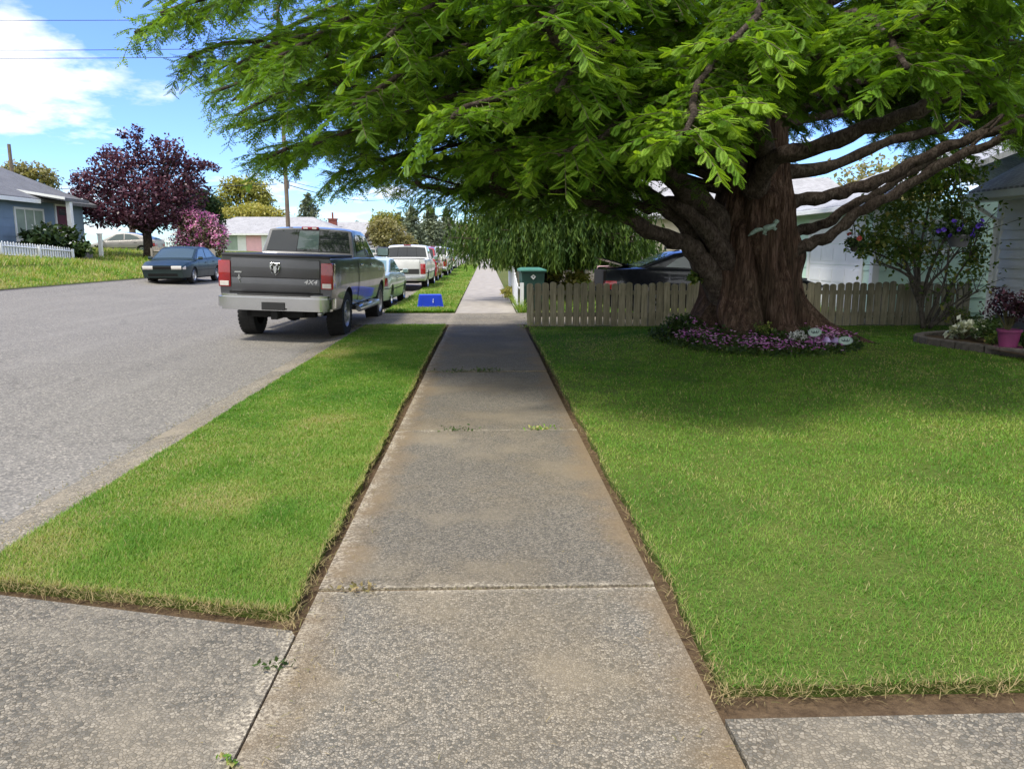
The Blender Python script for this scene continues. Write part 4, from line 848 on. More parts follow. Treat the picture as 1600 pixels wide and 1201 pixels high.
# ---- the dark pickup by the verge
def big_pickup(loc, rz):
    t = thing('pickup_truck', 'dark grey crew cab pickup with chrome bumper and black bed cover parked by the verge', 'pickup truck', loc, rz, 'vehicles parked along the kerb')
    c = Car(5.82, 2.0, [(0, 1.46), (2.1, 1.46), (4.1, 1.44), (4.5, 1.40), (5.3, 1.33), (5.82, 1.22)], [(2.02, 1.44), (2.08, 1.50), (2.30, 1.97), (2.6, 2.0), (3.3, 1.99), (3.62, 1.93), (4.42, 1.42)],
            .43, .30, (1.22, 4.80), .56, zm=1.05, crown=.02, tuck=.05, tumble=.035, gtum=.20, ends=(.035, .10), rake=(.02, .06), arch=1.16, ginset=.055)
    mb = MB(); c.body(mb); c.cabin(mb); mb.build('body', 'truck', t, smooth=True, auto=32); under(c, t, 1.3)
    L2 = c.L / 2
    # tailgate with a pressed groove
    o = MB(); o.box(-.76, -L2 - .022, .86, .76, -L2 + .05, 1.10, .012); o.box(-.76, -L2 - .022, 1.106, .76, -L2 + .05, 1.425, .012); tg = o.build('tailgate', 'truck', t, smooth=True, auto=40)
    e = MB(); e.box(-.80, -L2 - .016, .835, .80, -L2 + .02, .858); e.build('tailgate_gap', 'under', tg)
    me = text_mesh('4X4', .105, .006, .25); me.materials.append(M['chrome']); x4 = link(bpy.data.objects.new('lettering', me), tg); x4.location = (.60, -L2 - .028, 1.045); x4.rotation_euler = (R(90), 0, 0); x4.scale = (1.25, 1, 1)
    # shield emblem with a horned head
    em = MB(); sh = [(-.075, .09), (.075, .09), (.085, .03), (.06, -.06), (0, -.105), (-.06, -.06), (-.085, .03)]
    em.prism([(a, 1.26 + b) for a, b in sh], -L2 - .034, -L2 - .018, axis='y'); emo = em.build('emblem', 'blackplastic', tg)
    hd = MB()
    hd.prism([(a, 1.26 + b) for a, b in ((-.022, .045), (.022, .045), (.030, .0), (.014, -.07), (0, -.085), (-.014, -.07), (-.030, 0))], -L2 - .046, -L2 - .03, axis='y')
    for sg in (-1, 1): hd.tube([(sg * x, -L2 - .038, 1.26 + z) for x, z in ((.018, .048), (.045, .068), (.070, .045), (.070, .005), (.050, -.022), (.036, -.008))], [.012, .015, .014, .012, .009, .006], 6)
    hd.tube([(sg_, -L2 - .036, 1.26 + z) for sg_, z in ((-.078, .094), (.078, .094), (.088, .03), (.062, -.062), (0, -.108), (-.062, -.062), (-.088, .03), (-.078, .094))], .006, 5)
    hd.build('horned_head', 'chrome', emo, smooth=True, auto=40)
    bd = MB(); bd.box(-.70, -L2 - .03, 1.175, -.58, -L2 - .02, 1.20); bd.box(-.635, -L2 - .03, 1.06, -.615, -L2 - .02, 1.15); bd.box(-.655, -L2 - .03, 1.085, -.595, -L2 - .02, 1.10); bd.tube([(-.625, -L2 - .025, 1.05), (-.60, -L2 - .025, 1.02)], .008, 5); bd.build('badge', 'chrome', tg)
    # lamps
    for sg in (-1, 1):
        m = MB(); x0, x1 = (.775, .985) if sg > 0 else (-.985, -.775); m.box(x0, -L2 - .022, .93, x1, -L2 + .17, 1.38, .018); tl = m.build('tail_light', 'red_lens', t, smooth=True, auto=40)
        q = MB(); q.box(x0 + .025, -L2 - .029, .95, x1 - .03, -L2 - .01, 1.03, .006); q.build('reversing_lamp', 'clear_lens', tl)
    # bumper
    m = MB(); pl = [(-.985, -L2 + .22), (-.985, -L2 - .04), (-.93, -L2 - .12), (-.78, -L2 - .165), (-.30, -L2 - .175), (.30, -L2 - .175), (.78, -L2 - .165), (.93, -L2 - .12), (.985, -L2 - .04), (.985, -L2 + .22)]
    bm = bmesh.new(); vs = [bm.verts.new((x, y, .55)) for x, y in pl]; f = bm.faces.new(vs); ex = bmesh.ops.extrude_face_region(bm, geom=[f]); bmesh.ops.translate(bm, verts=[q for q in ex['geom'] if isinstance(q, bmesh.types.BMVert)], vec=(0, 0, .27))
    bmesh.ops.bevel(bm, geom=[e for e in bm.edges if abs(e.verts[0].co.z - e.verts[1].co.z) < .01], offset=.05, segments=4, affect='EDGES'); bm.verts.index_update()
    m.add([q.co for q in bm.verts], [[q.index for q in f.verts] for f in bm.faces]); bm.free(); bo = m.build('rear_bumper', 'chrome', t, smooth=True, auto=40)
    s_ = MB(); s_.box(-.62, -L2 - .16, .806, .62, -L2 - .03, .826, .006); s_.build('step_pad', 'blackplastic', bo)
    s_ = MB(); s_.box(-.20, -L2 - .19, .565, .20, -L2 - .17, .70, .006); s_.build('plate_recess', 'blackplastic', bo)
    s_ = MB(); s_.box(-.06, -L2 - .14, .40, .06, -L2 + .2, .54, .01); s_.box(-.45, -L2 + .05, .42, .45, -L2 + .15, .54, .02); s_.build('tow_hitch', 'under', t)
    m = MB(); m.lathe([(.02, -.2), (.1, -.17), (.17, -.05), (.17, .05), (.1, .17), (.02, .2)], 18, (-.05, 1.22 - L2, .43), 'y'); m.tube([(-.85, 1.22 - L2, .43), (.85, 1.22 - L2, .43)], .065, 12); m.build('rear_axle', 'under', t, smooth=True)
    m = MB(); m.tube([(.62, 1.6 - L2, .55), (.66, .6 - L2, .50), (.74, .05 - L2, .50)], .045, 12); m.build('exhaust_pipe', 'alloy', t, smooth=True)
    # cover
    m = MB(); m.box(-.90, -L2 + .005, 1.462, .90, -L2 + 2.0, 1.505, .018); m.box(-.93, -L2 - .01, 1.452, .93, -L2 + .07, 1.50, .016); m.build('bed_cover', 'blackplastic', t, smooth=True, auto=40)
    # glass
    m = MB(); c.screen(m, 2.10, 2.285, .93, .93); rg = m.build('rear_window', 'tint', t, smooth=True)
    m = MB(); c.screen(m, 2.115, 2.27, .93, .93, .012, -.27, .25); m.build('sliding_pane', 'carglass', rg, smooth=True)
    m = MB()
    for u in (-.275, .255): c.screen(m, 2.10, 2.285, .93, .93, .014, u - .006, u + .006)
    m.build('window_divider', 'under', rg)
    m = MB(); c.screen(m, 3.66, 4.38, .93, .95); m.build('windscreen', 'tint', t, smooth=True)
    for sg in (-1, 1):
        m = MB(); c.sidewin(m, sg, [(2.40, 1.50), (3.20, 1.50), (3.20, 1.90), (2.62, 1.91), (2.46, 1.84)]); m.build('side_window', 'tint', t)
        m = MB(); c.sidewin(m, sg, [(3.28, 1.50), (4.10, 1.50), (3.62, 1.85), (3.50, 1.89), (3.28, 1.90)]); m.build('side_window', 'tint', t)
    m = MB(); m.box(-.17, 2.255 - L2, 1.972, .17, 2.36 - L2, 2.03, .015); bl = m.build('brake_light', 'red_lens', t, smooth=True, auto=40)
    q = MB(); [q.box(a, 2.248 - L2, 1.985, a + .085, 2.262 - L2, 2.018) for a in (-.13, .045)]; q.build('cargo_lamp', 'clear_lens', bl)
    door(c, t, 2.16, 3.22, .62, 'truck', 2.42); door(c, t, 3.235, 4.30, .62, 'truck', 3.50)
    m = MB()
    for sg in (-1, 1): seam(c, m, sg, 2.075, .62, 1.42)
    m.build('bed_gap', 'under', t)
    mirror_part(c, t, 4.12, 'truck', 1.47, 1.35)
    for sg in (-1, 1):
        m = MB(); m.tube([(sg * 1.02, y - L2, .47) for y in (1.95, 2.05, 4.0, 4.1)], [.05, .07, .07, .05], 10); m.box(min(sg * .97, sg * 1.09), 2.3 - L2, .53, max(sg * .97, sg * 1.09), 2.75 - L2, .552); m.box(min(sg * .97, sg * 1.09), 3.3 - L2, .53, max(sg * .97, sg * 1.09), 3.8 - L2, .552)
        for y in (2.1, 3.1, 3.9): m.tube([(sg * 1.0, y - L2, .48), (sg * .8, y - L2, .62)], .025, 6)
        m.build('side_step', 'alloy', t, smooth=True, auto=40)
        m = MB(); z = 1.16; [m.box(min(sg * (c.side(4.45 + k * .08, z) + .004), sg * (c.side(4.45 + k * .08, z) + .016)), 4.45 + k * .08 - L2, z, max(sg * (c.side(4.45 + k * .08, z) + .004), sg * (c.side(4.45 + k * .08, z) + .016)), 4.50 + k * .08 - L2, z + .05) for k in range(4)]; m.build('side_badge', 'chrome', t)
    wheels(c, t, 'rim_steel', 8, .58, .03); return t
big_pickup((-3.53, 16.35, H(-3.6)), R(-2.2)).rotation_euler.y = R(1.9)

def white_pickup(loc, rz, label, paintm='white_paint', band=True):
    t = thing('pickup_truck', label, 'pickup truck', loc, rz, 'vehicles parked along the kerb')
    c = Car(5.3, 1.94, [(0, 1.22), (2.1, 1.22), (3.6, 1.18), (4.0, 1.12), (4.8, 1.04), (5.3, .92)], [(2.05, 1.20), (2.10, 1.25), (2.28, 1.72), (2.5, 1.77), (3.0, 1.76), (3.25, 1.70), (3.95, 1.15)],
            .37, .24, (1.15, 4.45), .40, zm=.85, crown=.02, tuck=.06, tumble=.03, gtum=.22, ends=(.03, .10), rake=(.02, .08), arch=1.18)
    mb = MB(); c.body(mb); c.cabin(mb); mb.build('body', paintm, t, smooth=True, auto=32); under(c, t, 1.05); L2 = c.L / 2
    m = MB(); m.box(-.72, -L2 - .018, .62, .72, -L2 + .04, 1.19, .012); tg = m.build('tailgate', paintm, t, smooth=True, auto=40)
    if band: m = MB(); m.box(-.70, -L2 - .024, .66, .70, -L2 - .01, .86, .004); m.build('tailgate_band', 'blackplastic', tg)
    m = MB(); m.box(-.92, -L2 - .10, .40, .92, -L2 + .12, .60, .03); m.build('rear_bumper', 'alloy' if band else 'chrome', t, smooth=True, auto=40)
    for sg in (-1, 1):
        x0, x1 = (.75, .95) if sg > 0 else (-.95, -.75); m = MB(); m.box(x0, -L2 - .016, .66, x1, -L2 + .12, 1.06, .015); m.build('tail_light', 'red_lens', t, smooth=True, auto=40)
        m = MB(); c.sidewin(m, sg, [(2.42, 1.25), (3.60, 1.23), (3.24, 1.60), (3.1, 1.66), (2.50, 1.67)]); m.build('side_window', 'carglass', t)
    m = MB(); c.screen(m, 2.115, 2.265, .94, .94); rg = m.build('rear_window', 'tint', t, smooth=True)
    m = MB()
    for u in (-.5, -.01, .48): c.screen(m, 2.115, 2.265, .94, .94, .013, u, u + .014)
    m.build('window_divider', 'under', rg)
    m = MB(); c.screen(m, 3.29, 3.9, .93, .95); m.build('windscreen', 'carglass', t, smooth=True)
    m = MB(); m.box(-.15, 2.26 - L2, 1.765, .15, 2.33 - L2, 1.80, .01); m.build('brake_light', 'red_lens', t)
    m = MB(); m.box(-.76, -L2 + .06, 1.20, .76, -L2 + 1.98, 1.245); m.build('bed_liner', 'under', t)
    door(c, t, 2.35, 3.78, .46, paintm, 2.55); mirror_part(c, t, 3.62, paintm, 1.18, 1.0)
    m = MB()
    for sg in (-1, 1): c.patch(m, sg, .1, 5.0, .68, .71, .009, 60)
    m.build('side_strip', 'blackplastic', t); wheels(c, t, 'alloy', 5, .60, .02); return t
white_pickup((-3.25, 32.9, H(-3.2)), R(-.8), 'white pickup with dark tailgate band parked behind the pale green car')
white_pickup((-3.15, 47.2, H(-3.2)), R(-.6), 'distant pale pickup parked beyond the red wagon', 'white_paint', False)

def sedan(name, label, cat, loc, rz, paintm, L, W, belt, roof, win, scr, r=.31, wy=(.98, 3.65), sill=.24, lampz=(.62, .80), glassm='carglass', group=None, front=True, spokes=6, hatch=False, lens=.34, **kw):
    t = thing(name, label, cat, loc, rz, group)
    c = Car(L, W, belt, roof, r, .20, wy, sill, **kw); mb = MB(); c.body(mb); c.cabin(mb); mb.build('body', paintm, t, smooth=True, auto=34); under(c, t, interp(belt, L / 2) - .1); L2 = L / 2
    for sg in (-1, 1):
        for poly in win: m = MB(); c.sidewin(m, sg, poly); m.build('side_window', glassm, t)
        m = MB(); hw = c.side(.05, lampz[0]); a, b = (hw - lens, hw - .015) if sg > 0 else (-hw + .015, -hw + lens); c.endpatch(m, False, a, b, lampz[0], lampz[1]); c.patch(m, sg, .012, .26, lampz[0], lampz[1], .008, 6); m.build('tail_light', 'red_lens', t, smooth=True)
        m = MB(); hw = c.side(L - .03, .62); a, b = (hw - .42, hw - .04) if sg > 0 else (-hw + .04, -hw + .42); c.endpatch(m, True, a, b, .56, .69); c.patch(m, sg, L - .22, L - .012, .56, .69, .008, 6); m.build('headlight', 'clear_lens', t, smooth=True)
    m = MB(); c.screen(m, *scr[0], .93, .90); m.build('rear_window', glassm, t, smooth=True)
    m = MB(); c.screen(m, *scr[1], .90, .94); m.build('windscreen', glassm, t, smooth=True)
    m = MB(); c.endpatch(m, True, -.34, .34, .57, .67); m.build('grille', 'under', t)
    m = MB(); c.endpatch(m, True, -.55, .55, .30, .40); m.build('air_intake', 'under', t)
    m = MB(); c.endpatch(m, False, -.26, .26, .42, .53); m.build('plate_recess', 'blackplastic', t)
    m = MB(); c.endpatch(m, False, -W * .42, W * .42, .555, .57, .012)
    for sg in (-1, 1): c.patch(m, sg, .02, wy[0] - c.ra - .02, .545, .565, .009, 10); c.patch(m, sg, wy[0] + c.ra + .02, wy[1] - c.ra - .02, .50, .53, .010, 20)
    m.build('side_strip', 'blackplastic', t)
    if len(win) > 1 and not hatch: mid = win[0][1][0] + .05; door(c, t, mid - .95, mid, sill + .06, paintm, mid - .75); door(c, t, mid + .015, mid + 1.05, sill + .06, paintm, mid + .2)
    else: mid = win[-1][0][0]; door(c, t, mid + .02, mid + 1.2, sill + .06, paintm, mid + .2)
    mirror_part(c, t, scr[1][1] - .28, paintm, interp(belt, scr[1][1]) + .0, .85)
    wheels(c, t, 'alloy', spokes, .62); return t, c
K = 'vehicles parked along the kerb'
sedan('parked_coupe', 'pale green two-door car parked between the dark and the white pickup', 'car', (-3.46, 23.0, H(-3.4)), R(-1.2), 'mint_paint', 4.75, 1.80,
      [(0, .90), (.9, .97), (2.2, .93), (3.4, .90), (4.2, .82), (4.75, .66)], [(.80, .95), (1.62, 1.30), (2.1, 1.36), (2.6, 1.33), (3.55, .90)],
      [[(1.35, 1.0), (1.78, .99), (1.88, 1.24), (1.72, 1.22)], [(1.85, .99), (3.22, .94), (2.62, 1.25), (2.2, 1.28), (1.95, 1.26)]], [(.90, 1.56), (2.66, 3.48)], wy=(1.0, 3.75), lampz=(.62, .84), glassm='greyblue_glass', group=K, hatch=True, tumble=.05, ends=(.12, .16), lens=.42)
def suv(loc, rz, label, paintm, name='parked_wagon', cat='car'):
    t, c = sedan(name, label, cat, loc, rz, paintm, 4.6, 1.82, [(0, 1.02), (3.3, 1.0), (3.7, .98), (4.3, .90), (4.6, .78)], [(.05, 1.0), (.25, 1.35), (.42, 1.66), (.9, 1.72), (2.4, 1.70), (2.75, 1.64), (3.5, 1.0)],
      [[(.50, 1.06), (1.35, 1.06), (1.35, 1.58), (.62, 1.58)], [(1.43, 1.06), (2.25, 1.05), (2.25, 1.58), (1.43, 1.59)], [(2.33, 1.05), (3.2, 1.04), (2.72, 1.54), (2.33, 1.58)]], [(.14, .40), (2.8, 3.42)], r=.35, wy=(.85, 3.6), sill=.32, lampz=(.75, 1.0), glassm='tint', group=K, hatch=True, gtum=.18, tumble=.03, ends=(.05, .12), rake=(.03, .1))
suv((-3.25, 40.4, H(-3.2)), R(-.5), 'red wagon seen past the side of the white pickup', 'red_paint')
suv((-3.3, 55.5, H(-3.2)), 0, 'dark blue wagon parked far along the near kerb', 'blue_paint')
suv((-3.3, 63.5, H(-3.2)), 0, 'pale wagon parked farthest along the near kerb', 'white_paint')
SB = [(0, .94), (.8, .98), (2.2, .94), (3.4, .92), (4.2, .84), (4.72, .68)]
SR = [(.72, .96), (1.42, 1.34), (1.9, 1.41), (2.6, 1.40), (2.85, 1.34), (3.62, .93)]
SW = [[(1.28, 1.02), (2.14, .99), (2.14, 1.34), (1.72, 1.33), (1.52, 1.26)], [(2.22, .99), (3.22, .96), (2.82, 1.28), (2.68, 1.33), (2.22, 1.345)]]
SS = [(.82, 1.37), (2.9, 3.54)]
sedan('parked_sedan', 'dark green sedan facing the camera at the far kerb below the purple-leaved tree', 'car', (-12.35, 32.3, H(-12.4)), R(181), 'green_paint', 4.72, 1.78, SB, SR, SW, SS, wy=(1.0, 3.72), group='vehicles at the far kerb', tumble=.05, ends=(.10, .15))
sedan('parked_sedan', 'small white sedan far down the street at the far kerb', 'car', (-12.4, 84, H(-12.4)), R(180), 'white_paint', 4.72, 1.78, SB, SR, SW, SS, wy=(1.0, 3.72), group='vehicles at the far kerb', tumble=.05, ends=(.10, .15))
sedan('parked_hatchback', 'silver hatchback standing sideways on the drive beside the blue house', 'car', (-24.0, 53, 1.15), R(90), 'silver_paint', 4.45, 1.74,
      [(0, 1.0), (.6, 1.04), (2.0, .98), (3.2, .94), (3.9, .84), (4.45, .66)], [(.02, 1.0), (.35, 1.16), (1.3, 1.43), (2.0, 1.49), (2.5, 1.46), (3.7, .88)],
      [[(.95, 1.07), (1.95, 1.03), (1.95, 1.41), (1.6, 1.39), (1.15, 1.22)], [(2.03, 1.03), (3.1, .99), (2.5, 1.37), (2.03, 1.42)]], [(.12, 1.2), (2.56, 3.6)], wy=(.85, 3.55), r=.33, tumble=.05, ends=(.10, .18), rake=(.05, .2))
# black car on the neighbours' drive, boot lid up
t, c = sedan('parked_coupe', 'black two-door car with its boot open on the drive behind the picket fence', 'car', (5.05, 17.75, .06), R(-90), 'black_paint', 4.9, 1.82, [(0, 1.06), (.9, 1.08), (2.3, 1.03), (3.5, .98), (4.3, .88), (4.9, .70)], [(.70, 1.06), (1.55, 1.40), (1.95, 1.45), (2.5, 1.44), (2.75, 1.38), (3.75, .97)],
      [[(1.35, 1.10), (2.02, 1.07), (2.05, 1.36), (1.86, 1.36), (1.62, 1.28)], [(2.10, 1.07), (3.30, 1.03), (2.74, 1.34), (2.55, 1.38), (2.10, 1.38)]], [(.80, 1.48), (2.8, 3.66)], wy=(1.05, 3.85), r=.33, glassm='carglass', hatch=True, ends=(.10, .15), tumble=.06)
m = MB(); L2 = 2.45; m.box(-.72, -L2 - .012, .62, .72, -L2 + .06, 1.02, .01); m.build('boot_opening', 'under', t)
m = MB(); m.add([(-.68, -L2 + .62, 1.10), (.68, -L2 + .62, 1.10), (.68, -L2 - .02, 1.27), (-.68, -L2 - .02, 1.27), (-.68, -L2 + .62, 1.13), (.68, -L2 + .62, 1.13), (.68, -L2 - .03, 1.30), (-.68, -L2 - .03, 1.30)], [(0, 1, 2, 3), (4, 7, 6, 5), (0, 4, 5, 1), (1, 5, 6, 2), (2, 6, 7, 3), (3, 7, 4, 0)]); m.build('boot_lid', 'black_paint', t)
m = MB(); m.box(-.95, -.75, 1.49, .0, -.6, 1.545, .015); m.build('roof_bar', 'blackplastic', t)
# ------------------------------------------------------------ fences
def picket_outline(w, h, top='round'):
    if top == 'round': return [(-w / 2, 0), (w / 2, 0), (w / 2, h - .045)] + [(w / 2 * math.cos(a), h - .045 + .045 * math.sin(a)) for a in [math.pi * k / 8 for k in range(1, 8)]] + [(-w / 2, h - .045)]
    return [(-w / 2, 0), (w / 2, 0), (w / 2, h - w * .5), (0, h), (-w / 2, h - w * .5)]
def near_fence():
    t = thing('picket_fence', 'low weathered grey picket fence with rounded tops behind the big tree', 'fence', (.82, 15.42, 0))
    var = []
    for k in range(5):
        m = MB(); m.prism(picket_outline(.129 + .004 * (k % 3), .845 + .012 * (k % 4)), -.012, .010, axis='y'); var.append(m.build('picket', 'picket', t, fix=True))
    x = .07; i = 0
    while x < 9.05:
        o = var[i] if i < 5 else var[i % 5].copy()
        if i >= 5: COL.objects.link(o); o.parent = t
        o.location = (x, random.uniform(-.006, .006), .02 + random.uniform(-.012, .012)); o.rotation_euler = (random.uniform(-.015, .015), random.uniform(-.018, .018), random.uniform(-.05, .05)); x += .1535 + random.uniform(-.006, .006); i += 1
    for z in (.20, .64): m = MB(); m.box(0, .014, z, 9.1, .052, z + .085, .004); m.build('rail', 'picket', t)
    for px in (.10, 2.5, 4.9, 7.3, 9.0): m = MB(); m.box(px - .045, .054, 0, px + .045, .144, .78, .006); m.build('post', 'picket', t)
near_fence()
def row_fence(name, label, p0, p1, n, w, h, mat, top='point', zf=None, hf=None, group=None):
    t = thing(name, label, 'fence', p0, 0, group); m = MB(); d = Vector(p1) - Vector(p0); L = d.length; u = d.normalized(); nr = Vector((-u.y, u.x, 0))
    zz = lambda f: (zf(p0[0] + d.x * f, p0[1] + d.y * f) - p0[2]) if zf else d.z * f
    def place(poly, f, o0, o1, mb):
        b = len(mb.v); k = len(poly); c = Vector((d.x * f, d.y * f, zz(f))); un = Vector((u.x, u.y, 0)).normalized()
        for o in (o0, o1):
            for a, z in poly: mb.v.append(tuple(c + un * a + nr * o + Vector((0, 0, z))))
        mb.f += [tuple(b + q for q in range(k))[::-1], tuple(b + k + q for q in range(k))] + [(b + q, b + (q + 1) % k, b + (q + 1) % k + k, b + q + k) for q in range(k)]
    for i in range(n): f = (i + .5) / n; place(picket_outline(w, (hf(f) if hf else h) * random.uniform(.97, 1.03), top), f, 0, .02, m)
    m.build('picket_panel', mat, t)
    r = MB()
    for i in range(12):
        for z in (.25, .75):
            f0, f1 = i / 12, (i + 1) / 12; a, b = Vector((d.x * f0, d.y * f0, zz(f0) + h * z)), Vector((d.x * f1, d.y * f1, zz(f1) + h * z)); r.tube([a + nr * -.03, b + nr * -.03], .03, 4)
    r.build('rail', mat, t)
    k = max(2, int(L / 2.4))
    for i in range(k + 1): f = i / k; q = MB(); place([(-.05, -.1), (.05, -.1), (.05, h * .9), (-.05, h * .9)], f, -.14, -.05, q); q.build('post', mat, t)
    return t
row_fence('picket_fence', 'white pointed picket fence crossing the grassy bank by the blue house', (-19.5, 26.5, H(-19.5, 26.5)), (-19.5, 37.3, H(-19.5, 37.3)), 56, .11, .72, 'whitewood', zf=H)
row_fence('picket_fence', 'weathered grey picket fence beyond the green sedan and the pink bush', (-18.2, 43.2, H(-18.2, 43) - .05), (-14.9, 43.4, H(-14.9, 43.4) + .05), 34, .09, 1.0, 'greyfence')
row_fence('picket_fence', 'short white board fence edge-on beside the far walk and the green bin', (.80, 19.25, 0), (.76, 25.5, 0), 26, .22, .8, 'whitewood', top='round', hf=lambda f: .66 + .45 * min(1, f * 2.2))
row_fence('board_fence', 'tall grey board fence across the neighbours\' yard behind the cedar', (.95, 27.6, 0), (8.2, 27.0, 0), 50, .14, 1.28, 'greyfence', top='round')
row_fence('picket_fence', 'white paling seen past the silver hatchback on the blue house drive', (-23.0, 56.5, 1.2), (-19.0, 56.5, 1.1), 22, .12, 1.2, 'whitewood')

# ------------------------------------------------------------ houses
def siding(mb, axis, c, a0, a1, z0, z1, expo, out, lap=.024):
    """lapped boards on the plane axis = c, facing out (+1 / -1)"""
    z = z0
    while z < z1 - .01:
        zt_ = min(z + expo, z1)
        if axis == 'x': mb.add([(c + out * lap, a0, z), (c + out * lap, a1, z), (c + out * .006, a1, zt_), (c + out * .006, a0, zt_), (c, a0, z), (c, a1, z), (c, a1, zt_), (c, a0, zt_)], [(0, 1, 2, 3), (0, 4, 5, 1), (0, 3, 7, 4), (1, 5, 6, 2), (3, 2, 6, 7)])
        else: mb.add([(a0, c + out * lap, z), (a1, c + out * lap, z), (a1, c + out * .006, zt_), (a0, c + out * .006, zt_), (a0, c, z), (a1, c, z), (a1, c, zt_), (a0, c, zt_)], [(0, 1, 2, 3), (0, 4, 5, 1), (0, 3, 7, 4), (1, 5, 6, 2), (3, 2, 6, 7)])
        z = zt_
    return mb
def bxy(mb, axis, c0, c1, a0, a1, z0, z1, b=0):
    lo, hi = min(c0, c1), max(c0, c1)
    return mb.box(lo, a0, z0, hi, a1, z1, b) if axis == 'x' else mb.box(a0, lo, z0, a1, hi, z1, b)
def window(t, axis, c, out, a0, a1, z0, z1, nx=2, nz=1, pane='winglass', fr=.09, sill=True):
    m = MB(); d0, d1 = c + out * .01, c + out * .065
    bxy(m, axis, d0, d1, a0 - fr, a0, z0 - fr, z1 + fr); bxy(m, axis, d0, d1, a1, a1 + fr, z0 - fr, z1 + fr); bxy(m, axis, d0, d1, a0, a1, z1, z1 + fr); bxy(m, axis, d0, d1, a0, a1, z0 - fr, z0)
    for i in range(1, nx): q = a0 + (a1 - a0) * i / nx; bxy(m, axis, d0, c + out * .055, q - .022, q + .022, z0, z1)
    for j in range(1, nz): q = z0 + (z1 - z0) * j / nz; bxy(m, axis, d0, c + out * .05, a0, a1, q - .02, q + .02)
    o = m.build('window', 'trim', t); p = MB(); bxy(p, axis, c + out * .008, c + out * .034, a0, a1, z0, z1); p.build('pane', pane, o)
    if sill: s = MB(); bxy(s, axis, d0, c + out * .11, a0 - fr - .03, a1 + fr + .03, z0 - fr - .05, z0 - fr - .002); s.build('sill', 'trim', o)
    return o
def roof_gable(x0, x1, y0, y1, ze, zr, along, ov=.45, th=.14):
    m = MB()
    if along == 'y':
        xm = (x0 + x1) / 2; s = (zr - ze) / (xm - x0)
        pr = [(x0 - ov, ze - s * ov), (xm, zr), (x1 + ov, ze - s * ov), (x1 + ov, ze - s * ov + th), (xm, zr + th), (x0 - ov, ze - s * ov + th)]
        m.prism(pr, y0 - ov, y1 + ov, axis='y')
    else:
        ym = (y0 + y1) / 2; s = (zr - ze) / (ym - y0)
        pr = [(y0 - ov, ze - s * ov), (ym, zr), (y1 + ov, ze - s * ov), (y1 + ov, ze - s * ov + th), (ym, zr + th), (y0 - ov, ze - s * ov + th)]
        m.prism(pr, x0 - ov, x1 + ov, axis='x')
    return m
def core(x0, x1, y0, y1, z0, z1): return MB().box(x0, y0, z0, x1, y1, z1)
def gutter(t, pts, mat='trim'):
    m = MB(); m.tube(pts, .055, 6); return m.build('gutter', mat, t)

# grey house at the right edge of the lawn
def grey_house():
    t = thing('grey_house', 'pale grey clapboard house with white trim at the right edge of the lawn', 'house', (12, 9.5, 0)); o = Vector((12, 9.5, 0))
    def bd(mb, name, mat, par=t, **k):
        mb.v = [(a - o.x, b - o.y, c) for a, b, c in mb.v]; return mb.build(name, mat, par, **k)
    X, Y0, Y1, ze = 9.95, 4.6, 14.85, 2.72
    m = core(X, 18, Y0, Y1, 0, ze); siding(m, 'x', X, Y0 + .1, Y1 - .11, .30, ze - .05, .178, -1, .042); siding(m, 'y', Y1, X + .11, 17.9, .30, ze - .05, .178, 1); bd(m, 'wall', 'sid_grey')
    m = MB(); m.box(X - .056, Y1 - .11, .15, X + .0, Y1 + .034, ze - .04); m.box(X + .0, Y1 + .001, .15, X + .11, Y1 + .034, ze - .04); bd(m, 'corner_board', 'trim')
    m = MB(); m.box(X - .02, Y0, 0, X - .004, Y1 - .12, .295); bd(m, 'foundation', 'greypot')
    m = roof_gable(X, 18, Y0, Y1, ze + .02, 4.9, 'y', .42, .15); bd(m, 'roof', 'roof_grey')
    gx = X - .46
    m = MB(); m.box(gx - .11, Y0 - .45, ze - .25, gx, Y1 + .46, ze - .12, .012); m.box(gx - .125, Y0 - .45, ze - .135, gx - .10, Y1 + .46, ze - .115); bd(m, 'gutter', 'trim')
    m = MB(); m.box(gx + .002, Y0 - .44, ze - .27, X - .036, Y1 + .44, ze - .245); bd(m, 'soffit', 'trim')
    m = MB(); m.tube([(gx - .05, Y1 - .02, ze - .24), (gx - .05, Y1 - .02, ze - .36), (X - .09, Y1 - .02, ze - .62), (X - .09, Y1 - .02, .22), (X - .26, Y1 - .06, .12)], .048, 4, cap=True); bd(m, 'downspout', 'trim')
    for a0, a1 in ((12.55, 13.72), (8.3, 9.9)):
        s_ = -1; mm = MB(); fr = .11
        bxy(mm, 'x', X - .01, X - .065, a0 - fr, a0, .98 - fr, 2.28 + fr); bxy(mm, 'x', X - .01, X - .065, a1, a1 + fr, .98 - fr, 2.28 + fr); bxy(mm, 'x', X - .01, X - .065, a0, a1, 2.28, 2.28 + fr); bxy(mm, 'x', X - .01, X - .065, a0, a1, .98 - fr, .98); bxy(mm, 'x', X - .01, X - .05, (a0 + a1) / 2 - .025, (a0 + a1) / 2 + .025, .98, 2.28)
        w_ = bd(mm, 'window', 'trim'); p = MB(); bxy(p, 'x', X - .008, X - .03, a0, a1, .98, 2.28); bd(p, 'pane', 'winglass', w_)
grey_house()
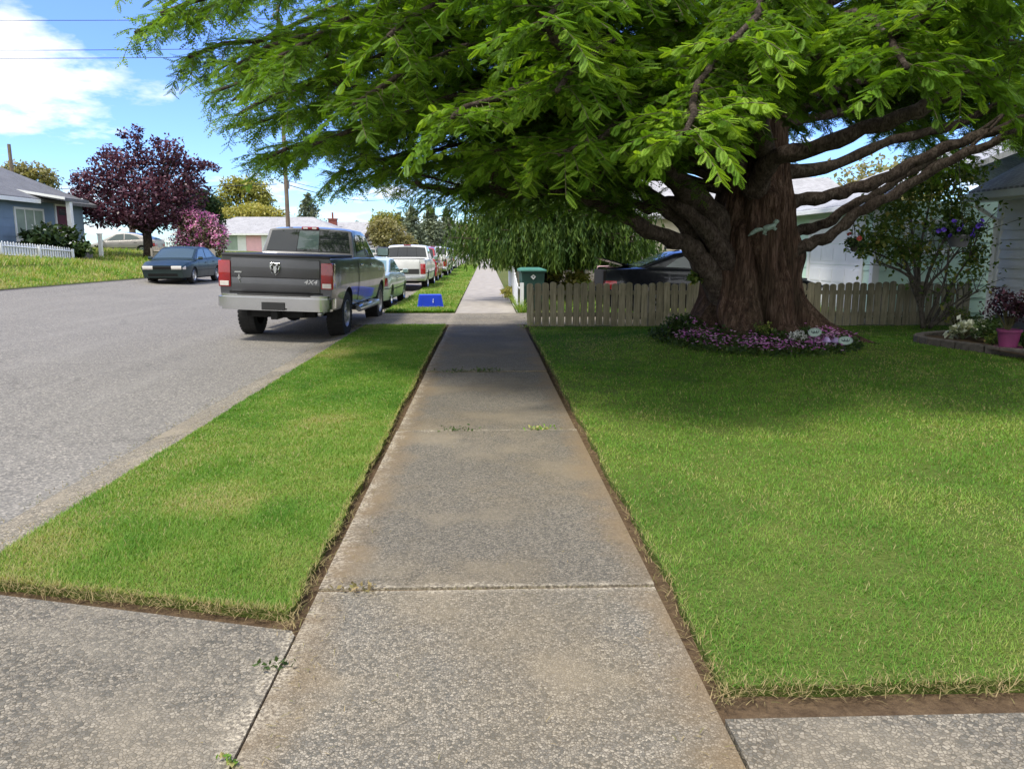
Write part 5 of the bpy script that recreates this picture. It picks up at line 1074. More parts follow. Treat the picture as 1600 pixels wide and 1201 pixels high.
# pale green garage house beyond the fence
def mint_house():
    t = thing('garage_house', 'pale mint house with white sectional garage door beyond the picket fence', 'house', (0, 0, 0))
    X, Y0, Y1, ze = 8.9, 17.55, 22.7, 2.62
    m = core(X, 17, Y0, Y1, 0, ze); siding(m, 'y', Y0, X + .12, 16.9, .1, ze - .02, .32, -1); siding(m, 'x', X, Y0 + .12, 17.98, .1, ze - .02, .32, -1); siding(m, 'x', X, 21.18, Y1 - .1, .1, ze - .02, .32, -1); siding(m, 'x', X, 18.0, 21.16, 2.36, ze - .02, .26, -1); m.build('wall', 'sid_mint', t)
    m = MB(); m.box(X - .034, Y0 - .034, .05, X + .12, Y0 - .001, ze - .02); m.box(X - .034, Y0, .05, X - .001, Y0 + .12, ze - .02); m.build('corner_board', 'trim', t)
    m = MB(); m.box(X - .05, 17.99, .05, X - .002, 18.12, 2.34); m.box(X - .05, 21.04, .05, X - .002, 21.17, 2.34); m.box(X - .05, 18.12, 2.22, X - .002, 21.04, 2.34); m.build('door_frame', 'trim', t)
    m = MB()
    for k in range(4):
        z0 = .10 + k * .53; m.box(X - .02, 18.125, z0, X - .004, 21.035, z0 + .522)
        for q in range(4): y0 = 18.22 + q * .71; m.box(X - .03, y0, z0 + .10, X - .021, y0 + .60, z0 + .42, .006)
    m.build('garage_door', 'garage_door', t)
    m = roof_gable(X, 17, Y0, Y1, ze, 4.1, 'y', .5, .13); m.build('roof', 'roof_pale', t)
    m = MB(); m.box(X - .62, Y0 - .5, ze - .20, X - .52, Y1 + .5, ze - .09, .01); m.build('gutter', 'trim', t)
    window(t, 'y', Y0, -1, 9.62, 10.55, 1.56, 2.12, 2, 1, 'curtain')
mint_house()
def beige_house():
    t = thing('beige_house', 'beige lap-sided house half hidden behind the big tree and the cedar', 'house', (0, 0, 0))
    x0, x1, y0, y1, ze = 6.7, 16, 33, 42, 3.0
    m = core(x0, x1, y0, y1, 0, ze); siding(m, 'y', y0, x0, x1, .2, ze - .02, .26, -1); siding(m, 'x', x0, y0, y1, .2, ze - .02, .26, -1); m.build('wall', 'sid_beige', t)
    roof_gable(x0, x1, y0, y1, ze, 4.8, 'x', .5, .15).build('roof', 'roof_grey', t); window(t, 'y', y0, -1, 9.5, 11.0, 1.2, 2.3, 2)
beige_house()
def blue_house():
    t = thing('blue_house', 'slate blue house with dark roof and white porch post on the bank across the street', 'house', (0, 0, 0))
    X, y0, y1, zg, ze = -22.0, 22, 43.7, 1.1, 4.0
    m = core(-32, X, y0, y1, zg - .5, ze); siding(m, 'x', X, y0, y1, zg + .2, ze - .02, .42, 1); siding(m, 'y', y0, -32, X, zg + .2, ze - .02, .42, -1); m.build('wall', 'sid_blue', t)
    roof_gable(-32, X, y0, y1, ze + .02, 6.05, 'y', .55, .16).build('roof', 'roof_dark', t)
    m = MB(); m.box(X + .56, y0 - .5, ze - .28, X + .66, 38.6, ze - .10, .01); m.build('gutter', 'trim', t)
    window(t, 'x', X, 1, 37.5, 39.75, 2.05, 3.42, 3, 1, 'curtain', .10)
    m = MB(); m.box(X + .012, 41.0, 1.7, X + .05, 42.1, 3.75); d = m.build('door', 'door_wine', t); m = MB(); m.box(X + .014, 40.87, 1.7, X + .07, 40.995, 3.88); m.box(X + .014, 42.105, 1.7, X + .07, 42.23, 3.88); m.box(X + .014, 40.995, 3.755, X + .07, 42.105, 3.88); m.build('door_frame', 'trim', d); m = MB(); m.box(X + .052, 41.25, 3.3, X + .062, 41.85, 3.6); m.build('door_light', 'winglass', d)
    m = MB(); m.add([(-22.7, 38.8, 4.40), (-20.35, 38.8, 4.02), (-20.35, 41.2, 4.02), (-22.7, 41.2, 4.40), (-22.7, 38.8, 4.28), (-20.35, 38.8, 3.86), (-20.35, 41.2, 3.86), (-22.7, 41.2, 4.28)], [(0, 1, 2, 3), (4, 7, 6, 5), (0, 4, 5, 1), (1, 5, 6, 2), (2, 6, 7, 3), (3, 7, 4, 0)]); pr = m.build('porch_roof', 'roof_dark', t)
    m = MB(); m.add([(-22.7, 38.77, 4.43), (-20.3, 38.77, 4.04), (-20.3, 38.795, 4.04), (-22.7, 38.795, 4.43), (-22.7, 38.77, 4.31), (-20.3, 38.77, 3.92), (-20.3, 38.795, 3.92), (-22.7, 38.795, 4.31)], [(0, 1, 2, 3), (4, 7, 6, 5), (0, 4, 5, 1), (1, 5, 6, 2), (2, 6, 7, 3), (3, 7, 4, 0)]); m.build('fascia', 'trim', pr)
    for y in (39.5,): m = MB(); m.box(-20.6, y - .13, 1.0, -20.4, y + .13, 3.9, .01); m.build('porch_post', 'trim', t)
    m = MB(); m.box(-22, 39.2, 1.0, -20.4, 41.2, 1.68); m.build('porch_floor', 'kerb_far', t)
blue_house()
m = MB(); m.box(-.09, -.09, -.2, .09, .09, 1.25, .01); m.box(-.12, -.12, 1.25, .12, .12, 1.31, .01); o = m.build('gate_post', 'trim'); o.location = (-20.9, 43.1, 1.1); tag(o, 'short white post between the blue house and the silver hatchback', 'post')
def pink_house():
    t = thing('pink_house', 'single-storey pink house with hipped grey roof beyond the dark pickup', 'house', (0, 0, 0))
    x0, x1, y0, y1, zg, ze = -31, -14.6, 80, 90, .3, 3.25
    m = core(x0, x1, y0, y1, zg, ze); siding(m, 'y', y0, -24.2, -22.75, zg + .2, ze, .25, -1); m.build('wall', 'sid_pink', t)
    m = MB(); m.box(-24.95, y0 - .05, zg, -24.25, y0 - .002, ze); m.box(-22.7, y0 - .05, zg, -20.6, y0 - .002, ze - .3); m.build('wall_panel', 'trim', t)
    m = MB(); a, b = .6, ze - .1; xa, xb, ya, yb = x0 - a, x1 + a, y0 - a, y1 + a; m.add([(xa, ya, b), (xb, ya, b), (xb, yb, b), (xa, yb, b), (xa + 5, 85, 5.0), (-18.5, 85, 5.0)], [(0, 1, 5, 4), (1, 2, 5), (2, 3, 4, 5), (3, 0, 4), (0, 3, 2, 1)]); m.build('roof', 'roof_grey', t)
    m = MB(); m.box(xa, ya - .04, b - .16, xb, ya - .002, b - .01); m.build('gutter', 'trim', t)
    window(t, 'y', y0, -1, -27.4, -25.1, 1.5, 2.95, 2, 1, 'curtain', .16); window(t, 'y', y0, -1, -21.9, -21.2, 2.0, 2.8, 1, 1); window(t, 'y', y0, -1, -18.6, -16.4, 1.5, 2.8, 2)
    m = MB(); m.box(-20.3, y0 - .06, zg, -19.3, y0 - .004, 2.5); m.build('door', 'trim', t)
pink_house()
def far_house(label, x0, x1, y0, y1, ze, zr, wallm, roofm, along, chim=None, zg=0):
    t = thing('far_house', label, 'house', (0, 0, 0)); core(x0, x1, y0, y1, zg, ze).build('wall', wallm, t); r = roof_gable(x0, x1, y0, y1, ze, zr, along, .5, .15).build('roof', roofm, t)
    for k in range(2): a = x0 + (x1 - x0) * (.18 + .45 * k); window(t, 'y', y0, -1, a, a + 1.4, ze - 1.5, ze - .5, 2)
    if chim: m = MB(); m.box(chim[0], chim[1], zr - .6, chim[0] + 1.0, chim[1] + .8, chim[2]); m.box(chim[0] - .08, chim[1] - .08, chim[2], chim[0] + 1.08, chim[1] + .88, chim[2] + .15); m.tube([(chim[0] + .5, chim[1] + .4, chim[2] + .1), (chim[0] + .5, chim[1] + .4, chim[2] + .9)], .12, 8); m.build('chimney', 'brick', r)
far_house('far grey-roofed house with a brick chimney behind the pink house', -24, -14.5, 98, 108, 3.2, 5.0, 'sid_beige', 'roof_grey', 'x', (-19.9, 100, 5.3))
far_house('far low house with pale gable to the right of the brick chimney', -16.5, -12.0, 116, 128, 3.4, 5.2, 'sid_grey', 'roof_grey', 'y')
far_house('low grey house partly hidden by the cab of the dark pickup', -22, -15.6, 92.5, 97, 2.4, 3.6, 'sid_grey', 'roof_pale', 'x')
far_house('pale far house at the end of the street beyond the parked cars', -14, -4.5, 190, 205, 4.0, 7.0, 'trim', 'roof_grey', 'x')
far_house('small beige far house half seen through the conifers', 4, 18, 150, 162, 3.2, 5.4, 'sid_beige', 'roof_grey', 'x')

# ------------------------------------------------------------ poles and wires
def utility_pole():
    t = thing('utility_pole', 'weathered wooden utility pole rising into the big tree behind the pickup', 'utility pole', (P(452, 390, 54).x, 54, 0)); m = MB(); m.tube([(0, 0, 0), (0, 0, 8), (.02, 0, 17.2)], [.15, .135, .11], 14); m.build('pole', 'pole', t, smooth=True, auto=50)
    m = MB(); m.box(-.06, -1.2, 16.2, .06, 1.2, 16.34); m.build('crossarm', 'pole', t)
    for y in (-1.0, -.4, .4, 1.0): m = MB(); m.lathe([(0, 0), (.05, 0), (.07, .06), (.04, .1), (.06, .15), (0, .17)], 10, (0, y, 16.34)); m.build('insulator', 'greypot', t)
    m = MB(); m.box(.13, -.09, 5.6, .2, .09, 6.1); m.build('cable_clamp', 'greypot', t)
utility_pole()
def wire(label, a, b, sag, r=.02):
    a, b = Vector(a), Vector(b); m = MB(); m.tube([a.lerp(b, i / 30) - Vector((0, 0, sag * 4 * (i / 30) * (1 - i / 30))) for i in range(31)], r, 5); o = m.build('overhead_wire', 'wire'); tag(o, label, 'wire', 'overhead wires')
wire('topmost overhead wire crossing the big cloud', (-13.4, 54.4, 16.5), (-75, 54, 16.9), .5)
wire('middle one of the overhead wires, upper of the close pair below the cloud', (-13.4, 54, 14.6), (-75, 54, 15.0), .5)
wire('lower one of the close pair of overhead wires below the cloud', (-13.4, 54, 14.1), (-75, 54, 14.5), .5)
wire('thick sagging cable from the pole along the street', (-13.8, 54, 6.0), (-13.9, 112, 8.6), .6, .03)
wire('thin cable above the thick one running from the pole along the street', (-13.8, 54, 6.25), (-13.9, 112, 9.3), .5, .02)
wire('cable running from the pole to the left above the pink house', (-14.1, 54, 5.9), (-70, 75, 8.0), .6, .025)
m = MB(); m.tube([(-41.5, 71, 0), (-41.5, 71, 10.6)], [.2, .14], 10); tag(m.build('utility_pole', 'pole', smooth=True, auto=50), 'slim pale pole standing up behind the roof of the blue house', 'utility pole')

# ------------------------------------------------------------ trees, bushes
def tree(name, label, x, y, z0, blobs, n, leaf, mat, trunk_r, fork, barkm='limb', group=None, tint0=None, cat='tree', shell=.45, droop=.3, twigs=14):
    t = thing(name, label, cat, (x, y, z0), 0, group); B = [(b[0] - x, b[1] - y, b[2] - z0, b[3], b[4], b[5]) for b in blobs]
    tr = MB(); rnd = random.Random(int(x * 31 + y * 17))
    tr.tube([(0, 0, -.1), (rnd.uniform(-.1, .1) * fork * .2, 0, fork * .5), (0, 0, fork)], [trunk_r * 1.25, trunk_r, trunk_r * .9], 10)
    for b in sorted(B, key=lambda b: -b[3])[:twigs]:
        c = Vector(b[:3]); tr.tube(bez2((0, 0, fork * .95), (c.x * .35, c.y * .35, fork + (c.z - fork) * .6), c + Vector((0, 0, b[5] * .5)), 7), [trunk_r * .55 * (1 - .13 * k) for k in range(7)], 6)
        for q in range(3): e = c + Vector((rnd.uniform(-1, 1) * b[3], rnd.uniform(-1, 1) * b[4], rnd.uniform(-.2, 1) * b[5])) * .85; tr.tube([c * .6 + Vector((0, 0, fork * .4)), c.lerp(e, .5), e], [trunk_r * .22, trunk_r * .12, trunk_r * .05], 5)
    tr.build('trunk', barkm, t, smooth=True)
    p, c = blob_points(B, n, shell); zz = np.array([b[2] for b in B])[c]; rz = np.array([b[5] for b in B])[c]
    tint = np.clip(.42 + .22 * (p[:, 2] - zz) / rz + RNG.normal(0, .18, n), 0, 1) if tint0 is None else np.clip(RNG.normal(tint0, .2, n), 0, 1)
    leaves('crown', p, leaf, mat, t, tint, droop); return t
def pb(px, py, D, r, ry=None, rd=None):
    c = P(px, py, D); k = D / 1200; return (c.x, c.y, c.z, r * k, (rd or r) * k, (ry or r) * k)
t = tree('plum_tree', 'broad tree with dark purple leaves across the street above the green sedan', -19.6, 46, H(-19.6, 46), [pb(205, 285, 46, 50), pb(150, 300, 46, 38), pb(132, 322, 45, 26), pb(265, 278, 47, 48), pb(235, 315, 45, 50, 42), pb(175, 332, 45, 34, 20), pb(295, 300, 46, 34), pb(208, 222, 46, 15, 18), pb(222, 245, 46, 18), pb(305, 258, 46, 22, 12), pb(268, 240, 46, 24), pb(280, 340, 46, 28, 20), pb(178, 262, 46, 32), pb(130, 285, 46, 22), pb(215, 205, 46, 9, 10), pb(117, 310, 46, 10), pb(335, 262, 46, 9, 6), pb(165, 240, 46, 12), pb(245, 225, 46, 10), pb(192, 210, 46, 8), pb(168, 342, 45, 34, 16), pb(228, 344, 45, 42, 14), pb(322, 258, 46, 11, 7)], 15000, .20, 'plum', .26, 1.5, shell=.35, droop=.1)
def rhodo():
    x, y = -17.4, 46.2; z0 = H(x, y); t = thing('rhododendron_bush', 'rounded bush with bright pink blossoms beside the purple-leaved tree', 'bush', (x, y, z0))
    B = [pb(312, 362, 46, 32, 28), pb(300, 345, 46, 22, 18), pb(335, 372, 46, 20, 22), pb(292, 385, 46, 22, 24), pb(325, 390, 46, 26, 20)]; B = [(b[0] - x, b[1] - y, b[2] - z0, *b[3:]) for b in B]
    m = MB(); [m.tube([(0, 0, 0), (b[0] * .5, b[1] * .5, b[2] * .6), b[:3]], [.08, .05, .02], 6) for b in B]; m.build('stems', 'twig', t)
    p, c = blob_points(B, 4200, .55); leaves('foliage', p, .17, 'rhodo', t)
    p, c = blob_points(B[:4], 520, .93); k = (p[:, 2] > .7); p = p[k]; q = np.repeat(p, 7, 0) + RNG.normal(0, .09, (len(p) * 7, 3)); leaves('blossoms', q, .13, 'pink', t)
rhodo()
KT = 'trees beyond the houses'
tree('dark_tree', 'dark evergreen tree behind the purple-leaved tree', -27.5, 62, 1.0, [pb(318, 320, 62, 26), pb(300, 335, 62, 30), pb(322, 345, 62, 28), pb(290, 310, 62, 20)], 5200, .30, 'darkgreen', .25, 2.5, group=KT)
tree('pale_tree', 'airy pale tree showing above the blue house roof', -46, 76, 1.0, [pb(30, 268, 76, 26, 16), pb(60, 272, 76, 26, 16), pb(12, 275, 76, 20, 14), pb(78, 285, 76, 16, 14)], 2200, .34, 'olive', .3, 5, group=KT, shell=.2)
tree('golden_tree', 'tall golden green tree rising behind the pink house', -31.5, 104, .5, [pb(362, 300, 104, 22), pb(395, 295, 104, 26, 18), pb(372, 285, 104, 16, 10), pb(412, 312, 104, 16), pb(345, 320, 104, 20), pb(400, 322, 104, 28, 14)], 4200, .42, 'yelgreen', .45, 4, group=KT, shell=.2)
tree('yellow_bush_tree', 'low spreading yellow green tree just above the pink house roof', -29, 96, .5, [pb(355, 334, 96, 26, 12), pb(395, 330, 96, 34, 12), pb(425, 335, 96, 24, 12), pb(440, 345, 96, 20, 10), pb(400, 345, 96, 40, 10)], 5200, .34, 'yelgreen', .35, 3, group=KT, tint0=.62)
tree('bushy_tree', 'round tan green tree standing above the white pickup', -9.8 - 4, 84, .4, [pb(610, 372, 84, 30, 22), pb(590, 362, 84, 16, 20), pb(632, 380, 84, 20, 14), pb(605, 352, 84, 16, 12)], 5200, .28, 'olive', .3, 1.6, group=KT)
tree('light_tree', 'light green upright tree behind the round tan one', -14.5, 92, .4, [pb(598, 350, 92, 18, 22), pb(612, 345, 92, 14, 14), pb(586, 352, 92, 9, 16)], 2600, .30, 'yelgreen', .3, 2, group=KT, tint0=.4)
tree('yellow_shrub', 'bright yellow green shrub over the white pickup roof', -6.9 - 7, 112, .3, [pb(650, 392, 112, 14, 9), pb(640, 395, 112, 9, 6)], 1400, .26, 'yelgreen', .15, .8, group=KT, tint0=.8, cat='bush')
def conifer(label, x, y, z0, h, r, n, leaf, mat, group=KT, name='conifer_tree', bare=.12, gap=.5):
    t = thing(name, label, 'tree', (x, y, z0), 0, group); m = MB(); m.tube([(0, 0, 0), (0, 0, h)], [r * .09, .02], 8)
    k = 0; P_, T_ = [], []; z = h * bare; rnd = random.Random(int(x * 7 + y))
    while z < h * .985:
        rad = r * (1 - (z - h * bare) / (h * (1 - bare))) ** .8 * rnd.uniform(.7, 1.1) + .12
        for b in range(rnd.randint(4, 6)):
            a = rnd.uniform(0, 6.283); L_ = rad * rnd.uniform(.65, 1.1); e = Vector((math.cos(a) * L_, math.sin(a) * L_, z + rnd.uniform(-.12, .10) * L_)); m.tube([(0, 0, z), e], [.05 * r / 3, .012], 4, cap=False)
            q = max(3, int(n * L_ / (r * h * 6))); f = RNG.uniform(.15, 1.05, q); sp = .13 * L_ + .08; P_.append(np.stack([e.x * f + RNG.normal(0, sp, q), e.y * f + RNG.normal(0, sp, q), z + (e.z - z) * f + RNG.normal(-.06 * L_, .10 * L_ + .05, q)], 1)); T_.append(np.clip(.3 + .4 * f + RNG.normal(0, .15, q), 0, 1))
        z += h * .022 * (1 + gap)
    m.build('trunk', 'limb', t); leaves('crown', np.concatenate(P_), leaf, mat, t, np.concatenate(T_), .5)
conifer('pointed conifer with open branches behind the pink house roof', -25.0, 112, .4, 9.2, 3.0, 5200, .42, 'conifer', gap=.9)
conifer('tiny distant conifer between the far roofs', -24.6, 150, .4, 6.5, 1.1, 1600, .4, 'conifer')
conifer('tall grey green conifer behind the white pickup, left one of its row', -12.2, 130, .2, 8.5, 3.2, 5200, .5, 'conifer')
conifer('tall grey green conifer in the middle of the row at the street end', -9.6, 136, .2, 9.2, 3.2, 5200, .5, 'conifer')
conifer('slim grey green conifer nearest the cedar at the street end', -7.0, 140, .2, 8.6, 2.6, 4600, .5, 'conifer')
conifer('grey green conifer showing below the left end of the big tree', -15.4, 140, .2, 8.0, 2.8, 4200, .5, 'conifer')
tree('far_tree', 'hazy round tree closing the far end of the walk', 1.5, 180, 0, [(1.5, 180, 5, 6, 4, 4.5), (-4, 184, 4, 5, 4, 4)], 3600, .7, 'olive', .3, 2, group=KT)
tree('far_tree', 'hazy green tree beyond the far end of the street', -7.5, 215, 0, [(-7.5, 215, 5, 7, 4, 5), (-15, 218, 5, 6, 4, 5)], 3600, .8, 'conifer', .3, 2, group=KT)
for k, (x, y, hh) in enumerate(((20, 62, 8), (29, 58, 9), (38, 70, 10), (13, 70, 8), (5.5, 66, 7), (48, 66, 11))):
    tree('yard_tree', ['green tree behind the mint house roof', 'leafy tree right of the mint house, behind its yard', 'large tree far behind the grey house', 'green tree behind the beige house', 'tree beyond the board fence behind the cedar', 'outermost large tree behind the grey house'][k], x, y, 0, [(x, y, hh * .6, 4, 3.4, hh * .36), (x + 2, y + 1, hh * .45, 3.4, 3, hh * .3), (x - 2, y, hh * .48, 3.4, 3, hh * .3)], 3400, .42, 'olive' if k % 2 else 'shrub', .3, 2.2, group='trees behind the right-hand houses')
# weeping cedar beside the far walk
def cedar():
    x, y = 1.98, 23.4; t = thing('cedar_tree', 'weeping cedar with hanging dark green sprays over the far walk', 'tree', (x, y, 0)); m = MB()
    m.tube([(0, 0, -.1), (.02, 0, 1.5), (0, .05, 4), (0, 0, 8)], [.27, .20, .16, .04], 12)
    pos, dr, up, tt, sz = [], [], [], [], []; rnd = random.Random(3)
    for k in range(1150):
        z = 1.35 + 6.6 * (rnd.random() ** 1.35); a = rnd.uniform(0, 6.283); ext = 3.35 * (1 - ((z - 1.2) / 8.2)) ** .75 * rnd.uniform(.45, 1.05)
        if math.cos(a) > 0: ext *= 1.0
        e = Vector((math.cos(a) * ext, math.sin(a) * ext, z + .12 * ext)); 
        if k % 2 == 0: m.tube(bez2((0, 0, z - .1), (e.x * .5, e.y * .5, z + .35), e, 6), [.035, .03, .025, .02, .014, .008], 4, cap=False)
        for s in range(int(3 + 6 * ext)):
            f = rnd.uniform(.25, 1.03); q = Vector((e.x * f, e.y * f, z + (.30 * f - .2 * f * f) * ext)) + Vector((rnd.gauss(0, .16), rnd.gauss(0, .16), rnd.gauss(0, .06))); L_ = rnd.uniform(.3, .85)
            if q.z - L_ < .92 + .25 * rnd.random(): L_ = max(.12, q.z - 1.0)
            d = Vector((rnd.gauss(0, .12), rnd.gauss(0, .12), -1)); nn = int(L_ / .06) + 1; tn = rnd.gauss(.30 + .25 * f, .15)
            for j in range(nn):
                pos.append(q + d * (L_ * j / nn)); dr.append(Vector((rnd.gauss(0, .38) + math.cos(a) * .15, rnd.gauss(0, .38) + math.sin(a) * .15, -1))); up.append(Vector((rnd.gauss(0, 1), rnd.gauss(0, 1), .2))); tt.append(min(1, max(0, tn + .25 * j / nn + rnd.gauss(0, .08)))); sz.append(rnd.uniform(.09, .19))
    m.build('trunk', 'limb', t, smooth=True); A = lambda l: np.array([tuple(v) for v in l]); V, F = stamp(np.array([(-.03, 0, 0), (.03, 0, 0), (.13, .5, .03), (.03, 1, -.02), (-.03, 1, -.02), (-.13, .5, .03)]), np.array([(0, 1, 2, 5), (5, 2, 3, 4)]), A(pos), A(dr), A(up), np.array(sz))
    npmesh('crown', V, F, 'cedar', t, np.repeat(np.array(tt), 6)); print('cedar', len(pos))
cedar()
# thin many-stemmed shrub in front of the fence
def stem_shrub():
    b = P(1443, 515, 14.7); x, y = b.x, b.y; t = thing('leafy_shrub', 'thin many-stemmed shrub with loose green leaves in front of the picket fence', 'shrub', (x, y, 0)); o = Vector((x, y, 0)); m = MB(); rnd = random.Random(9)
    S_ = [[(1443, 512), (1438, 480), (1424, 440), (1412, 400), (1385, 350)], [(1441, 490), (1434, 455), (1420, 425), (1380, 400), (1335, 385)], [(1440, 480), (1436, 440), (1438, 390), (1450, 330), (1460, 270)], [(1441, 475), (1450, 430), (1468, 390), (1490, 340), (1500, 290)], [(1438, 470), (1430, 420), (1425, 360), (1420, 300)], [(1450, 512), (1478, 495), (1505, 470), (1530, 452)], [(1452, 511), (1470, 480), (1490, 440), (1515, 400), (1530, 360)], [(1453, 512), (1475, 490), (1490, 475), (1520, 455)], [(1440, 470), (1455, 440), (1475, 420), (1505, 380)], [(1447, 505), (1468, 460), (1478, 430), (1484, 380)], [(1442, 480), (1428, 440), (1400, 420), (1370, 410)]]
    tips = []
    for L in S_:
        yy = 14.7; pts = []
        for i, (a, c) in enumerate(L): yy += rnd.uniform(-.14, .10) if i else 0; pts.append((P(a, c, yy) - o, (.05 if L is S_[0] else .03) * (1 - .8 * i / (len(L) - 1)) + .006))
        st = smoothline(pts, 4); m.tube([s[0] for s in st], [s[1] for s in st], 6)
        for q in range(9):
            i = rnd.randint(len(st) // 3, len(st) - 1); e = st[i][0] + Vector((rnd.gauss(0, .28), rnd.gauss(-.1, .3), rnd.uniform(.1, .6))); m.tube([st[i][0], st[i][0].lerp(e, .5) + Vector((0, 0, .05)), e], [.010, .007, .003], 4, cap=False); tips.append(e)
    m.build('stems', 'greybark', t, smooth=True)
    B = [pb(1400, 330, 14.5, 60, 45, 40), pb(1370, 375, 14.4, 45, 34, 34), pb(1450, 290, 14.6, 60, 40, 40), pb(1490, 330, 14.6, 45, 45, 40), pb(1345, 385, 14.4, 22, 18, 20), pb(1420, 390, 14.4, 50, 30, 30), pb(1520, 400, 14.6, 22, 40, 24), pb(1500, 270, 14.6, 50, 26, 40)]; B = [(q[0] - x, q[1] - y, q[2], *q[3:]) for q in B]
    p, c = blob_points(B, 4600, .1); p = np.concatenate([p, np.repeat(np.array([tuple(e) for e in tips]), 8, 0) + RNG.normal(0, .10, (len(tips) * 8, 3))]); leaves('foliage', p, .092, 'shrub', t)
stem_shrub()
# ------------------------------------------------------------ small things
def wheelie_bin(loc, rz):
    t = thing('wheeled_bin', 'dark green wheeled rubbish bin with lighter lid behind the end of the picket fence', 'bin', loc, rz); m = MB()
    def ring(w, d, z): return [(-w, -d, z), (w, -d, z), (w, d, z), (-w, d, z)]
    r = [ring(.21, .25, .05), ring(.26, .31, .62), ring(.275, .32, .63), ring(.29, .35, .96), ring(.315, .37, .965), ring(.315, .37, 1.0)]
    for q in r: m.v += q
    for i in range(len(r) - 1):
        for k in range(4): a = i * 4 + k; b = i * 4 + (k + 1) % 4; m.f.append((a, b, b + 4, a + 4))
    m.f.append((3, 2, 1, 0)); bm = m.build('body', 'bin_green', t)
    m = MB(); m.add([(-.33, -.41, 1.0), (.33, -.41, 1.0), (.33, .40, 1.0), (-.33, .40, 1.0), (-.33, -.41, 1.035), (.33, -.41, 1.035), (.33, .40, 1.05), (-.33, .40, 1.05), (-.24, -.30, 1.07), (.24, -.30, 1.07), (.24, .30, 1.085), (-.24, .30, 1.085)], [(0, 1, 2, 3), (0, 4, 5, 1), (1, 5, 6, 2), (2, 6, 7, 3), (3, 7, 4, 0), (4, 8, 9, 5), (5, 9, 10, 6), (6, 10, 11, 7), (7, 11, 8, 4), (8, 11, 10, 9)]); m.build('lid', 'bin_lid', t)
    for sg in (-1, 1): m = MB(); m.lathe([(0, -.03), (.10, -.03), (.125, -.015), (.125, .015), (.10, .03), (0, .03)], 18, (sg * .27, .27, .125), 'x'); m.build('wheel', 'rubber', t, smooth=True, auto=40)
    m = MB(); m.tube([(-.25, .42, .97), (.25, .42, .97)], .018, 8); m.build('handle', 'bin_green', t)
    q = MB(); q.prism([(0, -.068), (.068, 0), (0, .068), (-.068, 0)], -.004, .004, axis='y'); lb = q.build('label', 'trim', t); lb.location = (0, -.348, .86); lb.rotation_euler = (-.09, 0, 0)
    q = MB(); q.lathe([(0, -.007), (.016, -.007), (.016, -.004)], 10, (0, 0, 0), 'y'); q.box(-.003, -.007, -.035, .003, -.004, .03); q.build('label_mark', 'plaque_ink', lb)
wheelie_bin((1.17, 19.85, 0), R(4))
def blue_crate(loc, rz):
    t = thing('recycling_crate', 'bright blue plastic recycling crate upside down on the grass verge', 'crate', loc, rz); m = MB(); o = [(-.285, -.17), (.285, -.17), (.285, .17), (-.285, .17)]; i_ = 1.17
    m.v += [(a * i_, b * 1.2, .02) for a, b in o] + [(a, b, .335) for a, b in o] + [(a * .97, b * .95, .345) for a, b in o]
    for s in (0, 4):
        for k in range(4): m.f.append((s + k, s + (k + 1) % 4, s + (k + 1) % 4 + 4, s + k + 4))
    m.f.append((8, 9, 10, 11)); bd = m.build('body', 'bin_blue', t)
    m = MB(); w, d = .345, .215; [m.box(*q) for q in ((-w, -d, .0, w, -d + .022, .05), (-w, d - .022, .0, w, d, .05), (-w, -d + .022, .0, -w + .022, d - .022, .05), (w - .022, -d + .022, .0, w, d - .022, .05))]; m.build('rim', 'bin_blue', t)
    for x in (-.24, .24): m = MB(); m.add([(x - .02, -.206, .05), (x + .02, -.206, .05), (x * .9 + .02, -.176, .33), (x * .9 - .02, -.176, .33)], [(0, 1, 2, 3)]); m.build('rib', 'bin_blue', t)
    m = MB(); m.tube([(.06, -.196, .245), (.068, -.199, .225), (.06, -.201, .205), (.06, -.206, .15)], .007, 5); m.tube([(.045, -.207, .15), (.075, -.207, .15)], .006, 5); m.build('mark', 'trim', t)
blue_crate((-1.48, 20.55, .02), R(8))
